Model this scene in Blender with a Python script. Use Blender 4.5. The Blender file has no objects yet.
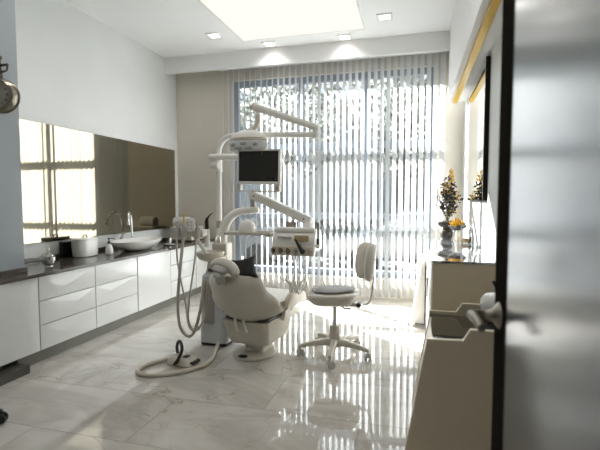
# dental treatment room, procedural scene
SKY, SUN, SUN_EL, SUN_AZ, EXPO, FILL_W = 0.97, 66.0, 25, 50, 0.28, 13
import bpy, bmesh, math, random
from mathutils import Vector, Matrix
R = math.radians
PI = math.pi
random.seed(7)
scene = bpy.context.scene
COL = scene.collection

# ------------------------------------------------------------------ materials
MATS = {}


def srgb(c):
    if isinstance(c, str):
        c = c.lstrip('#')
        c = [int(c[i:i + 2], 16) / 255 for i in (0, 2, 4)]
    return tuple((x / 12.92 if x <= 0.04045 else ((x + 0.055) / 1.055) ** 2.4) for x in c) + (1.0,)


def mat(name, color, rough=0.5, metal=0.0, var=0.04, scale=14.0, bump=0.0, bscale=60.0, spec=0.5,
        coat=0.0, transl=0.0, stretch=(1, 1, 1)):
    """Principled material whose colour and roughness are broken up by noise."""
    if name in MATS:
        return MATS[name]
    m = bpy.data.materials.new(name)
    m.use_nodes = True
    nt = m.node_tree
    nt.nodes.clear()
    out = nt.nodes.new('ShaderNodeOutputMaterial')
    b = nt.nodes.new('ShaderNodeBsdfPrincipled')
    tc = nt.nodes.new('ShaderNodeTexCoord')
    mp = nt.nodes.new('ShaderNodeMapping')
    mp.inputs['Scale'].default_value = stretch
    nz = nt.nodes.new('ShaderNodeTexNoise')
    nz.inputs['Scale'].default_value = scale
    nz.inputs['Detail'].default_value = 4
    nt.links.new(tc.outputs['Object'], mp.inputs['Vector'])
    nt.links.new(mp.outputs['Vector'], nz.inputs['Vector'])
    cr = nt.nodes.new('ShaderNodeValToRGB')
    c = srgb(color)
    cr.color_ramp.elements[0].position = 0.3
    cr.color_ramp.elements[1].position = 0.7
    cr.color_ramp.elements[0].color = tuple(max(0, x * (1 - var)) for x in c[:3]) + (1,)
    cr.color_ramp.elements[1].color = tuple(min(1, x * (1 + var)) for x in c[:3]) + (1,)
    nt.links.new(nz.outputs['Fac'], cr.inputs['Fac'])
    nt.links.new(cr.outputs['Color'], b.inputs['Base Color'])
    mr = nt.nodes.new('ShaderNodeMapRange')
    mr.inputs['To Min'].default_value = max(0, rough * 0.92)
    mr.inputs['To Max'].default_value = min(1, rough * 1.08)
    nt.links.new(nz.outputs['Fac'], mr.inputs['Value'])
    nt.links.new(mr.outputs['Result'], b.inputs['Roughness'])
    b.inputs['Metallic'].default_value = metal
    b.inputs['Specular IOR Level'].default_value = spec
    b.inputs['Coat Weight'].default_value = coat
    b.inputs['Coat Roughness'].default_value = max(.03, rough * .7)
    if bump:
        n2 = nt.nodes.new('ShaderNodeTexNoise')
        n2.inputs['Scale'].default_value = bscale
        nt.links.new(mp.outputs['Vector'], n2.inputs['Vector'])
        bp = nt.nodes.new('ShaderNodeBump')
        bp.inputs['Strength'].default_value = bump
        bp.inputs['Distance'].default_value = 0.01
        nt.links.new(n2.outputs['Fac'], bp.inputs['Height'])
        nt.links.new(bp.outputs['Normal'], b.inputs['Normal'])
    if transl:
        tr = nt.nodes.new('ShaderNodeBsdfTranslucent')
        nt.links.new(cr.outputs['Color'], tr.inputs['Color'])
        mx = nt.nodes.new('ShaderNodeMixShader')
        mx.inputs['Fac'].default_value = transl
        nt.links.new(b.outputs['BSDF'], mx.inputs[1])
        nt.links.new(tr.outputs['BSDF'], mx.inputs[2])
        nt.links.new(mx.outputs['Shader'], out.inputs['Surface'])
    else:
        nt.links.new(b.outputs['BSDF'], out.inputs['Surface'])
    MATS[name] = m
    return m


def emit(name, color, strength):
    m = bpy.data.materials.new(name)
    m.use_nodes = True
    nt = m.node_tree
    nt.nodes.clear()
    out = nt.nodes.new('ShaderNodeOutputMaterial')
    e = nt.nodes.new('ShaderNodeEmission')
    e.inputs['Color'].default_value = srgb(color)
    e.inputs['Strength'].default_value = strength
    nt.links.new(e.outputs['Emission'], out.inputs['Surface'])
    MATS[name] = m
    return m


def glass(name, tint=(1, 1, 1, 1), gloss=0.08, rough=0.02):
    """Thin clear glass: mostly straight-through with a weak reflection."""
    m = bpy.data.materials.new(name)
    m.use_nodes = True
    nt = m.node_tree
    nt.nodes.clear()
    out = nt.nodes.new('ShaderNodeOutputMaterial')
    t = nt.nodes.new('ShaderNodeBsdfTransparent')
    t.inputs['Color'].default_value = tint
    g = nt.nodes.new('ShaderNodeBsdfGlossy')
    g.inputs['Roughness'].default_value = rough
    lw = nt.nodes.new('ShaderNodeLayerWeight')
    lw.inputs['Blend'].default_value = 0.25
    ml = nt.nodes.new('ShaderNodeMath')
    ml.operation = 'MULTIPLY_ADD'
    ml.inputs[1].default_value = 0.5
    ml.inputs[2].default_value = gloss
    nt.links.new(lw.outputs['Facing'], ml.inputs[0])
    mx = nt.nodes.new('ShaderNodeMixShader')
    nt.links.new(ml.outputs[0], mx.inputs['Fac'])
    nt.links.new(t.outputs[0], mx.inputs[1])
    nt.links.new(g.outputs[0], mx.inputs[2])
    nt.links.new(mx.outputs[0], out.inputs['Surface'])
    MATS[name] = m
    return m


def marble_floor():
    m = bpy.data.materials.new('marble_tiles')
    m.use_nodes = True
    nt = m.node_tree
    L = nt.links.new
    b = nt.nodes['Principled BSDF']
    g = nt.nodes.new('ShaderNodeNewGeometry')
    mp = nt.nodes.new('ShaderNodeMapping')
    mp.inputs['Location'].default_value = (0.89 + 1.2 * 4, 0.2 + 1.06 * 4, 0)
    L(g.outputs['Position'], mp.inputs['Vector'])
    br = nt.nodes.new('ShaderNodeTexBrick')
    br.offset = 0.5
    br.inputs['Scale'].default_value = 1
    br.inputs['Brick Width'].default_value = 1.2
    br.inputs['Row Height'].default_value = 0.53
    br.inputs['Mortar Size'].default_value = 0.0022
    br.inputs['Mortar Smooth'].default_value = 0.1
    br.inputs['Color1'].default_value = (0, 0, 0, 1)
    br.inputs['Color2'].default_value = (1, 1, 1, 1)
    br.inputs['Mortar'].default_value = (0.5, 0.5, 0.5, 1)
    L(mp.outputs['Vector'], br.inputs['Vector'])
    # every tile shows another cut of the stone
    sc = nt.nodes.new('ShaderNodeVectorMath')
    sc.operation = 'SCALE'
    sc.inputs['Scale'].default_value = 9.0
    L(br.outputs['Color'], sc.inputs[0])
    ad = nt.nodes.new('ShaderNodeVectorMath')
    ad.operation = 'ADD'
    L(g.outputs['Position'], ad.inputs[0])
    L(sc.outputs['Vector'], ad.inputs[1])
    rot = nt.nodes.new('ShaderNodeMapping')
    rot.inputs['Rotation'].default_value = (0, 0, R(38))
    rot.inputs['Scale'].default_value = (0.8, 1.5, 1)
    L(ad.outputs['Vector'], rot.inputs['Vector'])

    def vein(scale, dist, lo, hi, detail=5, rough=0.55):
        n = nt.nodes.new('ShaderNodeTexNoise')
        n.inputs['Scale'].default_value = scale
        n.inputs['Detail'].default_value = detail
        n.inputs['Roughness'].default_value = rough
        n.inputs['Distortion'].default_value = dist
        L(rot.outputs['Vector'], n.inputs['Vector'])
        s = nt.nodes.new('ShaderNodeMath')
        s.operation = 'SUBTRACT'
        s.inputs[1].default_value = 0.5
        L(n.outputs['Fac'], s.inputs[0])
        a = nt.nodes.new('ShaderNodeMath')
        a.operation = 'ABSOLUTE'
        L(s.outputs[0], a.inputs[0])
        r = nt.nodes.new('ShaderNodeMapRange')
        r.inputs['From Min'].default_value = lo
        r.inputs['From Max'].default_value = hi
        r.inputs['To Min'].default_value = 1
        r.inputs['To Max'].default_value = 0
        L(a.outputs[0], r.inputs['Value'])
        return r.outputs['Result']
    v1 = vein(0.9, 1.0, 0.0, 0.007, 6, 0.5)
    v2 = vein(0.8, 1.6, 0.0, 0.09, 5, 0.55)
    v3 = vein(2.1, 0.8, 0.0, 0.010, 5, 0.5)
    # veins fade in and out
    fade = nt.nodes.new('ShaderNodeTexNoise')
    fade.inputs['Scale'].default_value = 1.3
    L(rot.outputs['Vector'], fade.inputs['Vector'])
    fr = nt.nodes.new('ShaderNodeMapRange')
    fr.inputs['From Min'].default_value = 0.42
    fr.inputs['From Max'].default_value = 0.62
    L(fade.outputs['Fac'], fr.inputs['Value'])
    mu = nt.nodes.new('ShaderNodeMath')
    mu.operation = 'MULTIPLY'
    L(v1, mu.inputs[0])
    L(fr.outputs['Result'], mu.inputs[1])
    c1 = nt.nodes.new('ShaderNodeMixRGB')
    c1.inputs[1].default_value = srgb('#ccc8c1')
    c1.inputs[2].default_value = srgb('#b9b4ac')
    L(v2, c1.inputs[0])
    c2 = nt.nodes.new('ShaderNodeMixRGB')
    c2.inputs[2].default_value = srgb('#998a73')
    mf = nt.nodes.new('ShaderNodeMath')
    mf.operation = 'MULTIPLY'
    mf.inputs[1].default_value = 0.75
    mx3 = nt.nodes.new('ShaderNodeMath')
    mx3.operation = 'MULTIPLY'
    mx3.inputs[1].default_value = 0.4
    L(v3, mx3.inputs[0])
    fr2 = nt.nodes.new('ShaderNodeMapRange')
    fr2.inputs['From Min'].default_value = 0.7
    fr2.inputs['From Max'].default_value = 0.40
    L(fade.outputs['Fac'], fr2.inputs['Value'])
    mx4 = nt.nodes.new('ShaderNodeMath')
    mx4.operation = 'MULTIPLY'
    L(mx3.outputs[0], mx4.inputs[0])
    L(fr2.outputs['Result'], mx4.inputs[1])
    mxx = nt.nodes.new('ShaderNodeMath')
    mxx.operation = 'MAXIMUM'
    L(mu.outputs[0], mxx.inputs[0])
    L(mx4.outputs[0], mxx.inputs[1])
    L(mxx.outputs[0], mf.inputs[0])
    L(mf.outputs[0], c2.inputs[0])
    L(c1.outputs[0], c2.inputs[1])
    c3 = nt.nodes.new('ShaderNodeMixRGB')
    c3.inputs[2].default_value = srgb('#857d72')
    mg = nt.nodes.new('ShaderNodeMath')
    mg.operation = 'MULTIPLY'
    mg.inputs[1].default_value = 0.75
    L(br.outputs['Fac'], mg.inputs[0])
    L(mg.outputs[0], c3.inputs[0])
    L(c2.outputs[0], c3.inputs[1])
    L(c3.outputs[0], b.inputs['Base Color'])
    b.inputs['Roughness'].default_value = 0.035
    b.inputs['Specular IOR Level'].default_value = 0.7
    bp = nt.nodes.new('ShaderNodeBump')
    bp.inputs['Strength'].default_value = 0.25
    bp.inputs['Distance'].default_value = 0.002
    bp.invert = True
    L(br.outputs['Fac'], bp.inputs['Height'])
    L(bp.outputs['Normal'], b.inputs['Normal'])
    MATS['marble'] = m
    return m


M_wall = mat('wall_paint', '#dadcda', 0.6, var=0.02, scale=3, bump=0.05, bscale=300)
M_column = mat('column_paint', '#979da1', 0.6, var=0.02, scale=3, bump=0.05, bscale=300)
M_backwall = mat('back_wall_paint', '#d9d2c6', 0.65, var=0.02, scale=3, bump=0.05, bscale=300)
M_ceil = mat('ceiling_paint', '#f1f1f0', 0.7, var=0.015, scale=2)
M_marble = marble_floor()
M_cab = mat('cabinet_lacquer', '#e3e4e2', 0.16, var=0.01, coat=0.4)
M_counter = mat('counter_stone', '#4b453d', 0.14, var=0.12, scale=40)
M_plinth = mat('plinth_laminate', '#77766f', 0.35, var=0.04)
M_plinth_dark = mat('dark_plinth', '#4b4a45', 0.4, var=0.05)
M_white = mat('white_plastic', '#e6e4de', 0.28, var=0.015)
M_cream = mat('cream_plastic', '#c5bfb2', 0.32, var=0.02)
M_taupe_pl = mat('beige_plastic', '#cdc4b3', 0.35, var=0.02)
M_uphol = mat('pale_upholstery', '#c9c4b8', 0.42, var=0.02, bump=0.06, bscale=220)
M_greyuph = mat('grey_upholstery', '#7d7b77', 0.5, var=0.03, bump=0.08, bscale=220)
M_greypl = mat('grey_plastic', '#a7a59f', 0.35, var=0.03)
M_bluegrey = mat('pale_grey_plastic', '#c9cccd', 0.3, var=0.02)
M_black = mat('black_plastic', '#1b1a18', 0.35, var=0.1)
M_blackcloth = mat('black_cloth', '#211f1c', 0.8, var=0.15, bump=0.2, bscale=180)
M_chrome = mat('chrome', '#d5d5d3', 0.12, 1.0, var=0.02)
M_steel = mat('brushed_steel', '#a8a6a2', 0.3, 1.0, var=0.04)
M_darksteel = mat('dark_nickel', '#6d675f', 0.28, 1.0, var=0.05)
M_ceramic = mat('white_ceramic', '#e8e8e5', 0.08, var=0.01, coat=0.5)
M_screen = mat('dark_screen', '#23211d', 0.28, var=0.05)
M_hose = mat('grey_hose', '#b4afa4', 0.4, var=0.03)
M_palehose = mat('pale_hose', '#cfc8ba', 0.4, var=0.03)
M_yellow = mat('yellow_plastic', '#d9b62c', 0.4, var=0.05)
M_gold = mat('gold_trim', '#c9a227', 0.35, 0.3, var=0.06)
M_taupe = mat('taupe_lacquer', '#c6b9a1', 0.3, var=0.02)
M_blackglass = mat('black_glass', '#15140f', 0.03, var=0.05, spec=1.0, coat=1.0)
M_deskglass = mat('mirrored_desk_glass', '#c6c9c9', 0.03, 0.85, var=0.02)
M_mirror = mat('bronze_mirror', '#a09784', 0.015, 1.0, var=0.01)
M_mirror2 = mat('clear_mirror', '#e6e8e8', 0.01, 1.0, var=0.01)
M_alu = mat('window_frame_paint', '#929ba6', 0.4, var=0.03)
M_blind = mat('blind_fabric', '#eeefef', 0.75, var=0.02, bump=0.1, bscale=500, transl=0.3)
M_door = mat('door_laminate', '#515b64', 0.24, var=0.06, scale=1.2, spec=0.5, coat=0.75, stretch=(1, 1, 0.4))
M_dooredge = mat('dark_door_band', '#26231e', 1.0, var=0.08, spec=0.0)
M_nickel = mat('satin_nickel', '#8d877c', 0.3, 1.0, var=0.03)
M_bronze = mat('antique_bronze', '#5c5347', 0.35, 0.8, var=0.15, scale=30)
M_clockrim = mat('aged_pewter', '#8d8577', 0.3, 0.9, var=0.12, scale=30)
M_dial = mat('aged_dial', '#8f8b80', 0.6, var=0.08, scale=20)
M_pot = mat('dark_stoneware', '#4a443c', 0.3, var=0.1)
M_leaf = mat('dark_leaves', '#33322b', 0.6, var=0.3, scale=30)
M_petal = mat('yellow_petals', '#d8ae35', 0.6, var=0.2, scale=30)
M_clearglass = glass('clear_glass', (0.97, 0.97, 0.97, 1), 0.1)
M_pane = glass('window_glass', (0.97, 0.98, 0.98, 1), 0.04)
M_frost = mat('lamp_lens', '#eceeee', 0.12, var=0.01, transl=0.45)
M_milk = glass('milky_glass', (0.8, 0.8, 0.79, 1), 0.32, 0.08)
M_caster = mat('caster_plastic', '#c4c2bc', 0.35, var=0.03)
M_amber = mat('amber_liquid', '#8a6a35', 0.2, var=0.05)
M_display = mat('display_amber', '#a8966a', 0.2, var=0.06)
M_card = mat('brown_card', '#8f8472', 0.5, var=0.1)
M_panel_light = emit('ceiling_panel_light', '#f9f6ee', .9)
M_down_light = emit('downlight_glow', '#fff8ee', 5.0)
M_ground = mat('pavement', '#75746f', 0.8, var=0.08, scale=3)
M_facade = mat('facade_render', '#c3c1bb', 0.8, var=0.04)
M_facadewin = mat('facade_window', '#a4abb1', 0.5, var=0.05)
M_trunk = mat('bark', '#6d675f', 0.9, var=0.2)
M_tree = mat('pale_foliage', '#8f918a', 0.8, var=0.25, scale=8, transl=0.5)
M_hedge = mat('hedge_leaves', '#5e6055', 0.8, var=0.25, scale=8)
M_carpaint = mat('car_paint', '#5d6063', 0.2, var=0.01, coat=0.8)
M_rubber = mat('black_rubber', '#242321', 0.6, var=0.1)

# ------------------------------------------------------------------ mesh helpers


class B(object):
    """Collects shapes in world space; build() links them as one mesh object."""

    def __init__(self):
        self.bm = bmesh.new()

    def _face(self, vs):
        try:
            return self.bm.faces.new(vs)
        except ValueError:
            return None

    def box(self, x0, x1, y0, y1, z0, z1, bev=0.0, seg=2, M=None):
        t = bmesh.new()
        bmesh.ops.create_cube(t, size=1)
        for v in t.verts:
            v.co = Vector((x0 + (v.co.x + .5) * (x1 - x0), y0 + (v.co.y + .5) * (y1 - y0), z0 + (v.co.z + .5) * (z1 - z0)))
        if bev:
            bev = min(bev, 0.49 * min(abs(x1 - x0), abs(y1 - y0), abs(z1 - z0)))
            bmesh.ops.bevel(t, geom=list(t.edges), offset=bev, segments=seg, profile=0.5, affect='EDGES')
        self._merge(t, M)
        return self

    def _merge(self, t, M=None):
        if M is not None:
            bmesh.ops.transform(t, matrix=M, verts=list(t.verts))
        me = bpy.data.meshes.new('tmp')
        t.to_mesh(me)
        t.free()
        self.bm.from_mesh(me)
        bpy.data.meshes.remove(me)

    def lathe(self, prof, c=(0, 0, 0), seg=32, axis=None, sx=1, sy=1, M=None):
        t = bmesh.new()
        rings = []
        for r, z in prof:
            if r < 1e-5:
                rings.append([t.verts.new((0, 0, z))])
            else:
                rings.append([t.verts.new((r * sx * math.cos(2 * PI * k / seg), r * sy * math.sin(2 * PI * k / seg), z)) for k in range(seg)])
        for a, b in zip(rings, rings[1:]):
            if len(a) == 1 and len(b) == 1:
                continue
            for k in range(seg):
                k2 = (k + 1) % seg
                if len(a) == 1:
                    t.faces.new((a[0], b[k], b[k2]))
                elif len(b) == 1:
                    t.faces.new((a[k], b[0], a[k2]))
                else:
                    t.faces.new((a[k], b[k], b[k2], a[k2]))
        for ring in (rings[0], rings[-1]):
            if len(ring) > 1:
                t.faces.new(ring)
        bmesh.ops.recalc_face_normals(t, faces=list(t.faces))
        T = Matrix.Translation(Vector(c))
        if axis is not None:
            T = T @ Vector((0, 0, 1)).rotation_difference(Vector(axis).normalized()).to_matrix().to_4x4()
        if M is not None:
            T = M @ T
        self._merge(t, T)
        return self

    def cyl(self, p, q, r, r2=None, seg=20, bev=0.0, M=None):
        p, q = Vector(p), Vector(q)
        h = (q - p).length
        r2 = r if r2 is None else r2
        if bev:
            prof = [(0, 0), (r - bev, 0), (r, bev), (r2, h - bev), (r2 - bev, h), (0, h)]
        else:
            prof = [(0, 0), (r, 0), (r2, h), (0, h)]
        return self.lathe(prof, p, seg, q - p, M=M)

    def tube(self, pts, r, seg=10, closed=False, smooth=0, M=None, flat=1.0):
        pts = [Vector(p) for p in pts]
        if smooth:
            pts = catmull(pts, smooth, closed)
        n = len(pts)
        rs = r if isinstance(r, (list, tuple)) else [r] * n
        if len(rs) != n:
            rs = [rs[0] + (rs[-1] - rs[0]) * i / (n - 1) for i in range(n)]
        t = bmesh.new()
        tang = []
        for i in range(n):
            a = pts[(i - 1) % n] if (closed or i > 0) else pts[i]
            b = pts[(i + 1) % n] if (closed or i < n - 1) else pts[i]
            tang.append((b - a).normalized())
        up = Vector((0, 0, 1)) if abs(tang[0].z) < 0.9 else Vector((1, 0, 0))
        nrm = (up - tang[0] * up.dot(tang[0])).normalized()
        rings = []
        for i in range(n):
            if i:
                nrm = tang[i - 1].rotation_difference(tang[i]) @ nrm
                nrm = (nrm - tang[i] * nrm.dot(tang[i])).normalized()
            bn = tang[i].cross(nrm)
            rings.append([t.verts.new(pts[i] + (nrm * math.cos(2 * PI * k / seg) + bn * flat * math.sin(2 * PI * k / seg)) * rs[i]) for k in range(seg)])
        pairs = list(zip(rings, rings[1:])) + ([(rings[-1], rings[0])] if closed else [])
        for a, b in pairs:
            for k in range(seg):
                k2 = (k + 1) % seg
                t.faces.new((a[k], a[k2], b[k2], b[k]))
        if not closed:
            t.faces.new(rings[0][::-1])
            t.faces.new(rings[-1])
        bmesh.ops.recalc_face_normals(t, faces=list(t.faces))
        self._merge(t, M)
        return self

    def ell(self, c, s, e1=1.0, e2=1.0, nu=24, nv=14, M=None):
        """superellipsoid: exponents below 1 make it boxier"""
        t = bmesh.new()

        def pw(x, e):
            return math.copysign(abs(x) ** e, x)
        rings = []
        for j in range(nv + 1):
            ph = -PI / 2 + PI * j / nv
            cz, sz = pw(math.cos(ph), e1), pw(math.sin(ph), e1)
            if j in (0, nv):
                rings.append([t.verts.new((0, 0, s[2] * sz))])
                continue
            rings.append([t.verts.new((s[0] * cz * pw(math.cos(2 * PI * k / nu), e2), s[1] * cz * pw(math.sin(2 * PI * k / nu), e2), s[2] * sz)) for k in range(nu)])
        for a, b in zip(rings, rings[1:]):
            for k in range(nu):
                k2 = (k + 1) % nu
                if len(a) == 1:
                    t.faces.new((a[0], b[k2], b[k]))
                elif len(b) == 1:
                    t.faces.new((a[k], a[k2], b[0]))
                else:
                    t.faces.new((a[k], a[k2], b[k2], b[k]))
        bmesh.ops.recalc_face_normals(t, faces=list(t.faces))
        T = Matrix.Translation(Vector(c))
        if M is not None:
            T = M @ T
        self._merge(t, T)
        return self

    def loft(self, rings, cap=True, closed=True, M=None):
        t = bmesh.new()
        vr = [[t.verts.new(Vector(p)) for p in ring] for ring in rings]
        n = len(vr[0])
        for a, b in zip(vr, vr[1:]):
            for k in range(n if closed else n - 1):
                k2 = (k + 1) % n
                t.faces.new((a[k], a[k2], b[k2], b[k]))
        if cap:
            t.faces.new(vr[0][::-1])
            t.faces.new(vr[-1])
        bmesh.ops.recalc_face_normals(t, faces=list(t.faces))
        self._merge(t, M)
        return self

    def prism(self, poly, axis, a, b, bev=0.0, M=None):
        """poly: 2D outline, extruded along axis from a to b (axis x: (y,z); y: (x,z); z: (x,y))"""
        def P(u, v, w):
            return {'x': (w, u, v), 'y': (u, w, v), 'z': (u, v, w)}[axis]
        t = bmesh.new()
        A = [t.verts.new(P(u, v, a)) for u, v in poly]
        Bv = [t.verts.new(P(u, v, b)) for u, v in poly]
        n = len(poly)
        t.faces.new(A)
        t.faces.new(Bv[::-1])
        for k in range(n):
            k2 = (k + 1) % n
            t.faces.new((A[k], Bv[k], Bv[k2], A[k2]))
        bmesh.ops.recalc_face_normals(t, faces=list(t.faces))
        if bev:
            bmesh.ops.bevel(t, geom=list(t.edges), offset=bev, segments=2, profile=0.5, affect='EDGES')
        self._merge(t, M)
        return self

    def quad(self, a, b, c, d):
        vs = [self.bm.verts.new(Vector(p)) for p in (a, b, c, d)]
        self.bm.faces.new(vs)
        return self

    def build(self, name, m, parent=None, ang=35, subd=0, M=None, origin=None):
        bm = self.bm
        if M is not None:
            bmesh.ops.transform(bm, matrix=M, verts=list(bm.verts))
        if parent is not None:
            org = ORG[parent.name]
        else:
            if origin is None:
                xs = [v.co for v in bm.verts]
                lo = Vector([min(v[i] for v in xs) for i in range(3)])
                hi = Vector([max(v[i] for v in xs) for i in range(3)])
                origin = Vector(((lo.x + hi.x) / 2, (lo.y + hi.y) / 2, lo.z))
            org = Vector(origin)
        bmesh.ops.translate(bm, vec=-org, verts=list(bm.verts))
        me = bpy.data.meshes.new(name)
        bm.to_mesh(me)
        bm.free()
        me.shade_smooth()
        me.set_sharp_from_angle(angle=R(ang))
        me.materials.append(m)
        o = bpy.data.objects.new(name, me)
        COL.objects.link(o)
        if parent is not None:
            o.parent = parent
        else:
            o.location = org
        ORG[o.name] = org
        wn = o.modifiers.new('weighted_normals', 'WEIGHTED_NORMAL')
        wn.keep_sharp = True
        wn.weight = 80
        if subd:
            md = o.modifiers.new('smooth', 'SUBSURF')
            md.levels = md.render_levels = subd
        return o


ORG = {}


def catmull(pts, n, closed=False):
    out = []
    N = len(pts)
    last = N if closed else N - 1
    for i in range(last):
        p0 = pts[(i - 1) % N] if (closed or i > 0) else pts[i] * 2 - pts[i + 1]
        p1, p2 = pts[i], pts[(i + 1) % N]
        p3 = pts[(i + 2) % N] if (closed or i + 2 < N) else p2 * 2 - p1
        for k in range(n):
            t = k / n
            out.append(0.5 * ((2 * p1) + (p2 - p0) * t + (2 * p0 - 5 * p1 + 4 * p2 - p3) * t * t + (3 * p1 - p0 - 3 * p2 + p3) * t ** 3))
    if not closed:
        out.append(pts[-1])
    return out


def thing(name, loc, label, cat, group=None):
    o = bpy.data.objects.new(name, None)
    o.empty_display_size = 0.1
    COL.objects.link(o)
    o.location = loc
    ORG[o.name] = Vector(loc)
    return tag(o, label, cat, group)


def tag(o, label, cat, group=None):
    o['label'] = label
    o['category'] = cat
    if group:
        o['group'] = group
    return o


def struct(o, label=None):
    o['kind'] = 'structure'
    if label:
        o['label'] = label
    return o


def dup(root, off, label=None, rotz=0.0):
    """a copy of a thing with copies of its parts and sub-parts (mesh data shared)"""
    r = root.copy()
    COL.objects.link(r)
    r.location = root.location + Vector(off)
    r.rotation_euler.z = root.rotation_euler.z + rotz
    if label:
        r['label'] = label
    for ch in list(root.children):
        c = ch.copy()
        COL.objects.link(c)
        c.parent = r
        for g in ch.children:
            d = g.copy()
            COL.objects.link(d)
            d.parent = c
    return r


def rrect(cx, cy, hx, hy, r, z, n=5):
    """rounded rectangle ring in the xy plane"""
    out = []
    for sx, sy, a0 in ((1, 1, 0), (-1, 1, 90), (-1, -1, 180), (1, -1, 270)):
        for k in range(n):
            a = R(a0 + 90 * k / (n - 1))
            out.append((cx + sx * (hx - r) + r * math.cos(a), cy + sy * (hy - r) + r * math.sin(a), z))
    return out

# ------------------------------------------------------------------ room shell
XL, XR, YB, YN, ZC = -3.42, 0.56, 5.74, -1.3, 3.28
struct(B().box(XL - .15, XR + .15, YN - .15, YB + .2, -.12, 0).build('floor', M_marble))
struct(B().box(XL - .15, XR + .15, YN - .15, YB + .2, ZC, ZC + .12).build('ceiling', M_ceil))
struct(B().box(XL - .15, XL, YN, YB, 0, ZC).build('wall_left', M_wall))
struct(B().box(XR, XR + .15, YN, YB, 0, ZC).build('wall_right', M_wall))
struct(B().box(XL - .15, XR + .15, YN - .15, YN, 0, ZC).build('wall_near', M_wall))
WX0, WX1, WZ0, WZ1 = -2.53, 0.20, 0.27, 2.98
w = B()
w.box(XL - .15, WX0, YB, YB + .2, 0, ZC).box(WX1, XR + .15, YB, YB + .2, 0, ZC)
w.box(WX0, WX1, YB, YB + .2, 0, WZ0).box(WX0, WX1, YB, YB + .2, WZ1, ZC)
struct(w.build('wall_back', M_backwall))
# projecting pier on the left, the counter narrows in front of it
struct(B().box(XL, -2.98, 1.35, 2.70, 0, ZC).build('wall_pier', M_column))
# dropped beam in front of the blind and boxed soffit along the right wall
struct(B().box(XL, .36, 5.44, 5.50, 3.066, ZC).build('trim_4', M_ceil))
struct(B().box(.36, XR, .9, 5.50, 2.47, ZC).build('trim_5', M_ceil))
struct(B().box(.405, .46, 2.2, 5.44, 2.436, 2.4695, .004).build('trim_1', M_gold), 'gold strip running under the soffit on the right wall')

# window: blue-grey frame, two mullions, one transom and a low rail, six panes
wroot = bpy.data.objects.new('window_1', None)
COL.objects.link(wroot)
wroot.location = (-1.16, 5.82, WZ0)
ORG['window_1'] = Vector(wroot.location)
struct(wroot)
fr = B()
fr.box(WX0, WX0 + .07, 5.79, 5.86, WZ0, WZ1, .006).box(WX1 - .06, WX1, 5.79, 5.86, WZ0, WZ1, .006)
fr.box(WX0, WX1, 5.785, 5.865, WZ1 - .085, WZ1, .006).box(WX0, WX1, 5.785, 5.865, WZ0, WZ0 + .08, .006)
for x in (-1.54, -.655):
    fr.box(x - .038, x + .038, 5.788, 5.862, WZ0 + .08, WZ1 - .085, .006)
for x0, x1 in ((WX0 + .07, -1.578), (-1.502, -.693), (-.617, WX1 - .06)):
    fr.box(x0, x1, 5.795, 5.855, 1.985, 2.075, .006).box(x0, x1, 5.795, 5.855, 1.04, 1.11, .006)
fr.build('window_frame', M_alu, wroot)
for x0, x1 in ((WX0 + .07, -1.578), (-1.502, -.693), (-.617, WX1 - .06)):
    B().box(x0, x1, 5.82, 5.83, WZ0 + .08, 1.04).build('pane', M_pane, wroot)
    B().box(x0, x1, 5.82, 5.83, 1.11, 1.985).build('pane', M_pane, wroot)
    B().box(x0, x1, 5.82, 5.83, 2.075, WZ1 - .085).build('pane', M_pane, wroot)
B().box(WX0 - .03, WX1 + .03, 5.70, 5.79, WZ0 - .03, WZ0, .006).build('window_sill', M_white, wroot)

# vertical blind
blind = thing('vertical_blind', (-1.14, 5.57, 3.03), 'white vertical blind of turned fabric slats hanging across the whole window', 'blind')
B().box(-2.66, .35, 5.535, 5.605, 3.085, 3.125, .006).build('head_rail', M_white, blind)
rnd = random.Random(3)
SL_A = 57
slat0 = None
for k in range(37):
    x = -2.60 + .0805 * k
    if slat0 is None:
        s = B()
        n = 6
        for i in range(n):
            u0, u1 = -.0445 + .089 * i / n, -.0445 + .089 * (i + 1) / n
            s.quad((x + u0, 5.57 + .004 - 2 * u0 * u0 * 1.0, .05), (x + u1, 5.57 + .004 - 2 * u1 * u1, .05), (x + u1, 5.57 + .004 - 2 * u1 * u1, 3.08), (x + u0, 5.57 + .004 - 2 * u0 * u0, 3.08))
        bmesh.ops.remove_doubles(s.bm, verts=list(s.bm.verts), dist=1e-5)
        bmesh.ops.solidify(s.bm, geom=list(s.bm.faces), thickness=0.0008)
        bmesh.ops.translate(s.bm, vec=(blind.location.x - x, 0, 0), verts=list(s.bm.verts))
        slat0 = s.build('slat', M_blind, blind, ang=60)
        o = slat0
    else:
        o = slat0.copy()
        COL.objects.link(o)
        o.parent = blind
    o.location = (x - blind.location.x, 0, 0)
    o.rotation_euler.z = R(-SL_A + rnd.uniform(-2.5, 2.5))
B().tube([(.33, 5.56, 3.08), (.335, 5.55, 2.0), (.33, 5.55, .9)], .003, 6).build('control_cord', M_white, blind)

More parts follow.
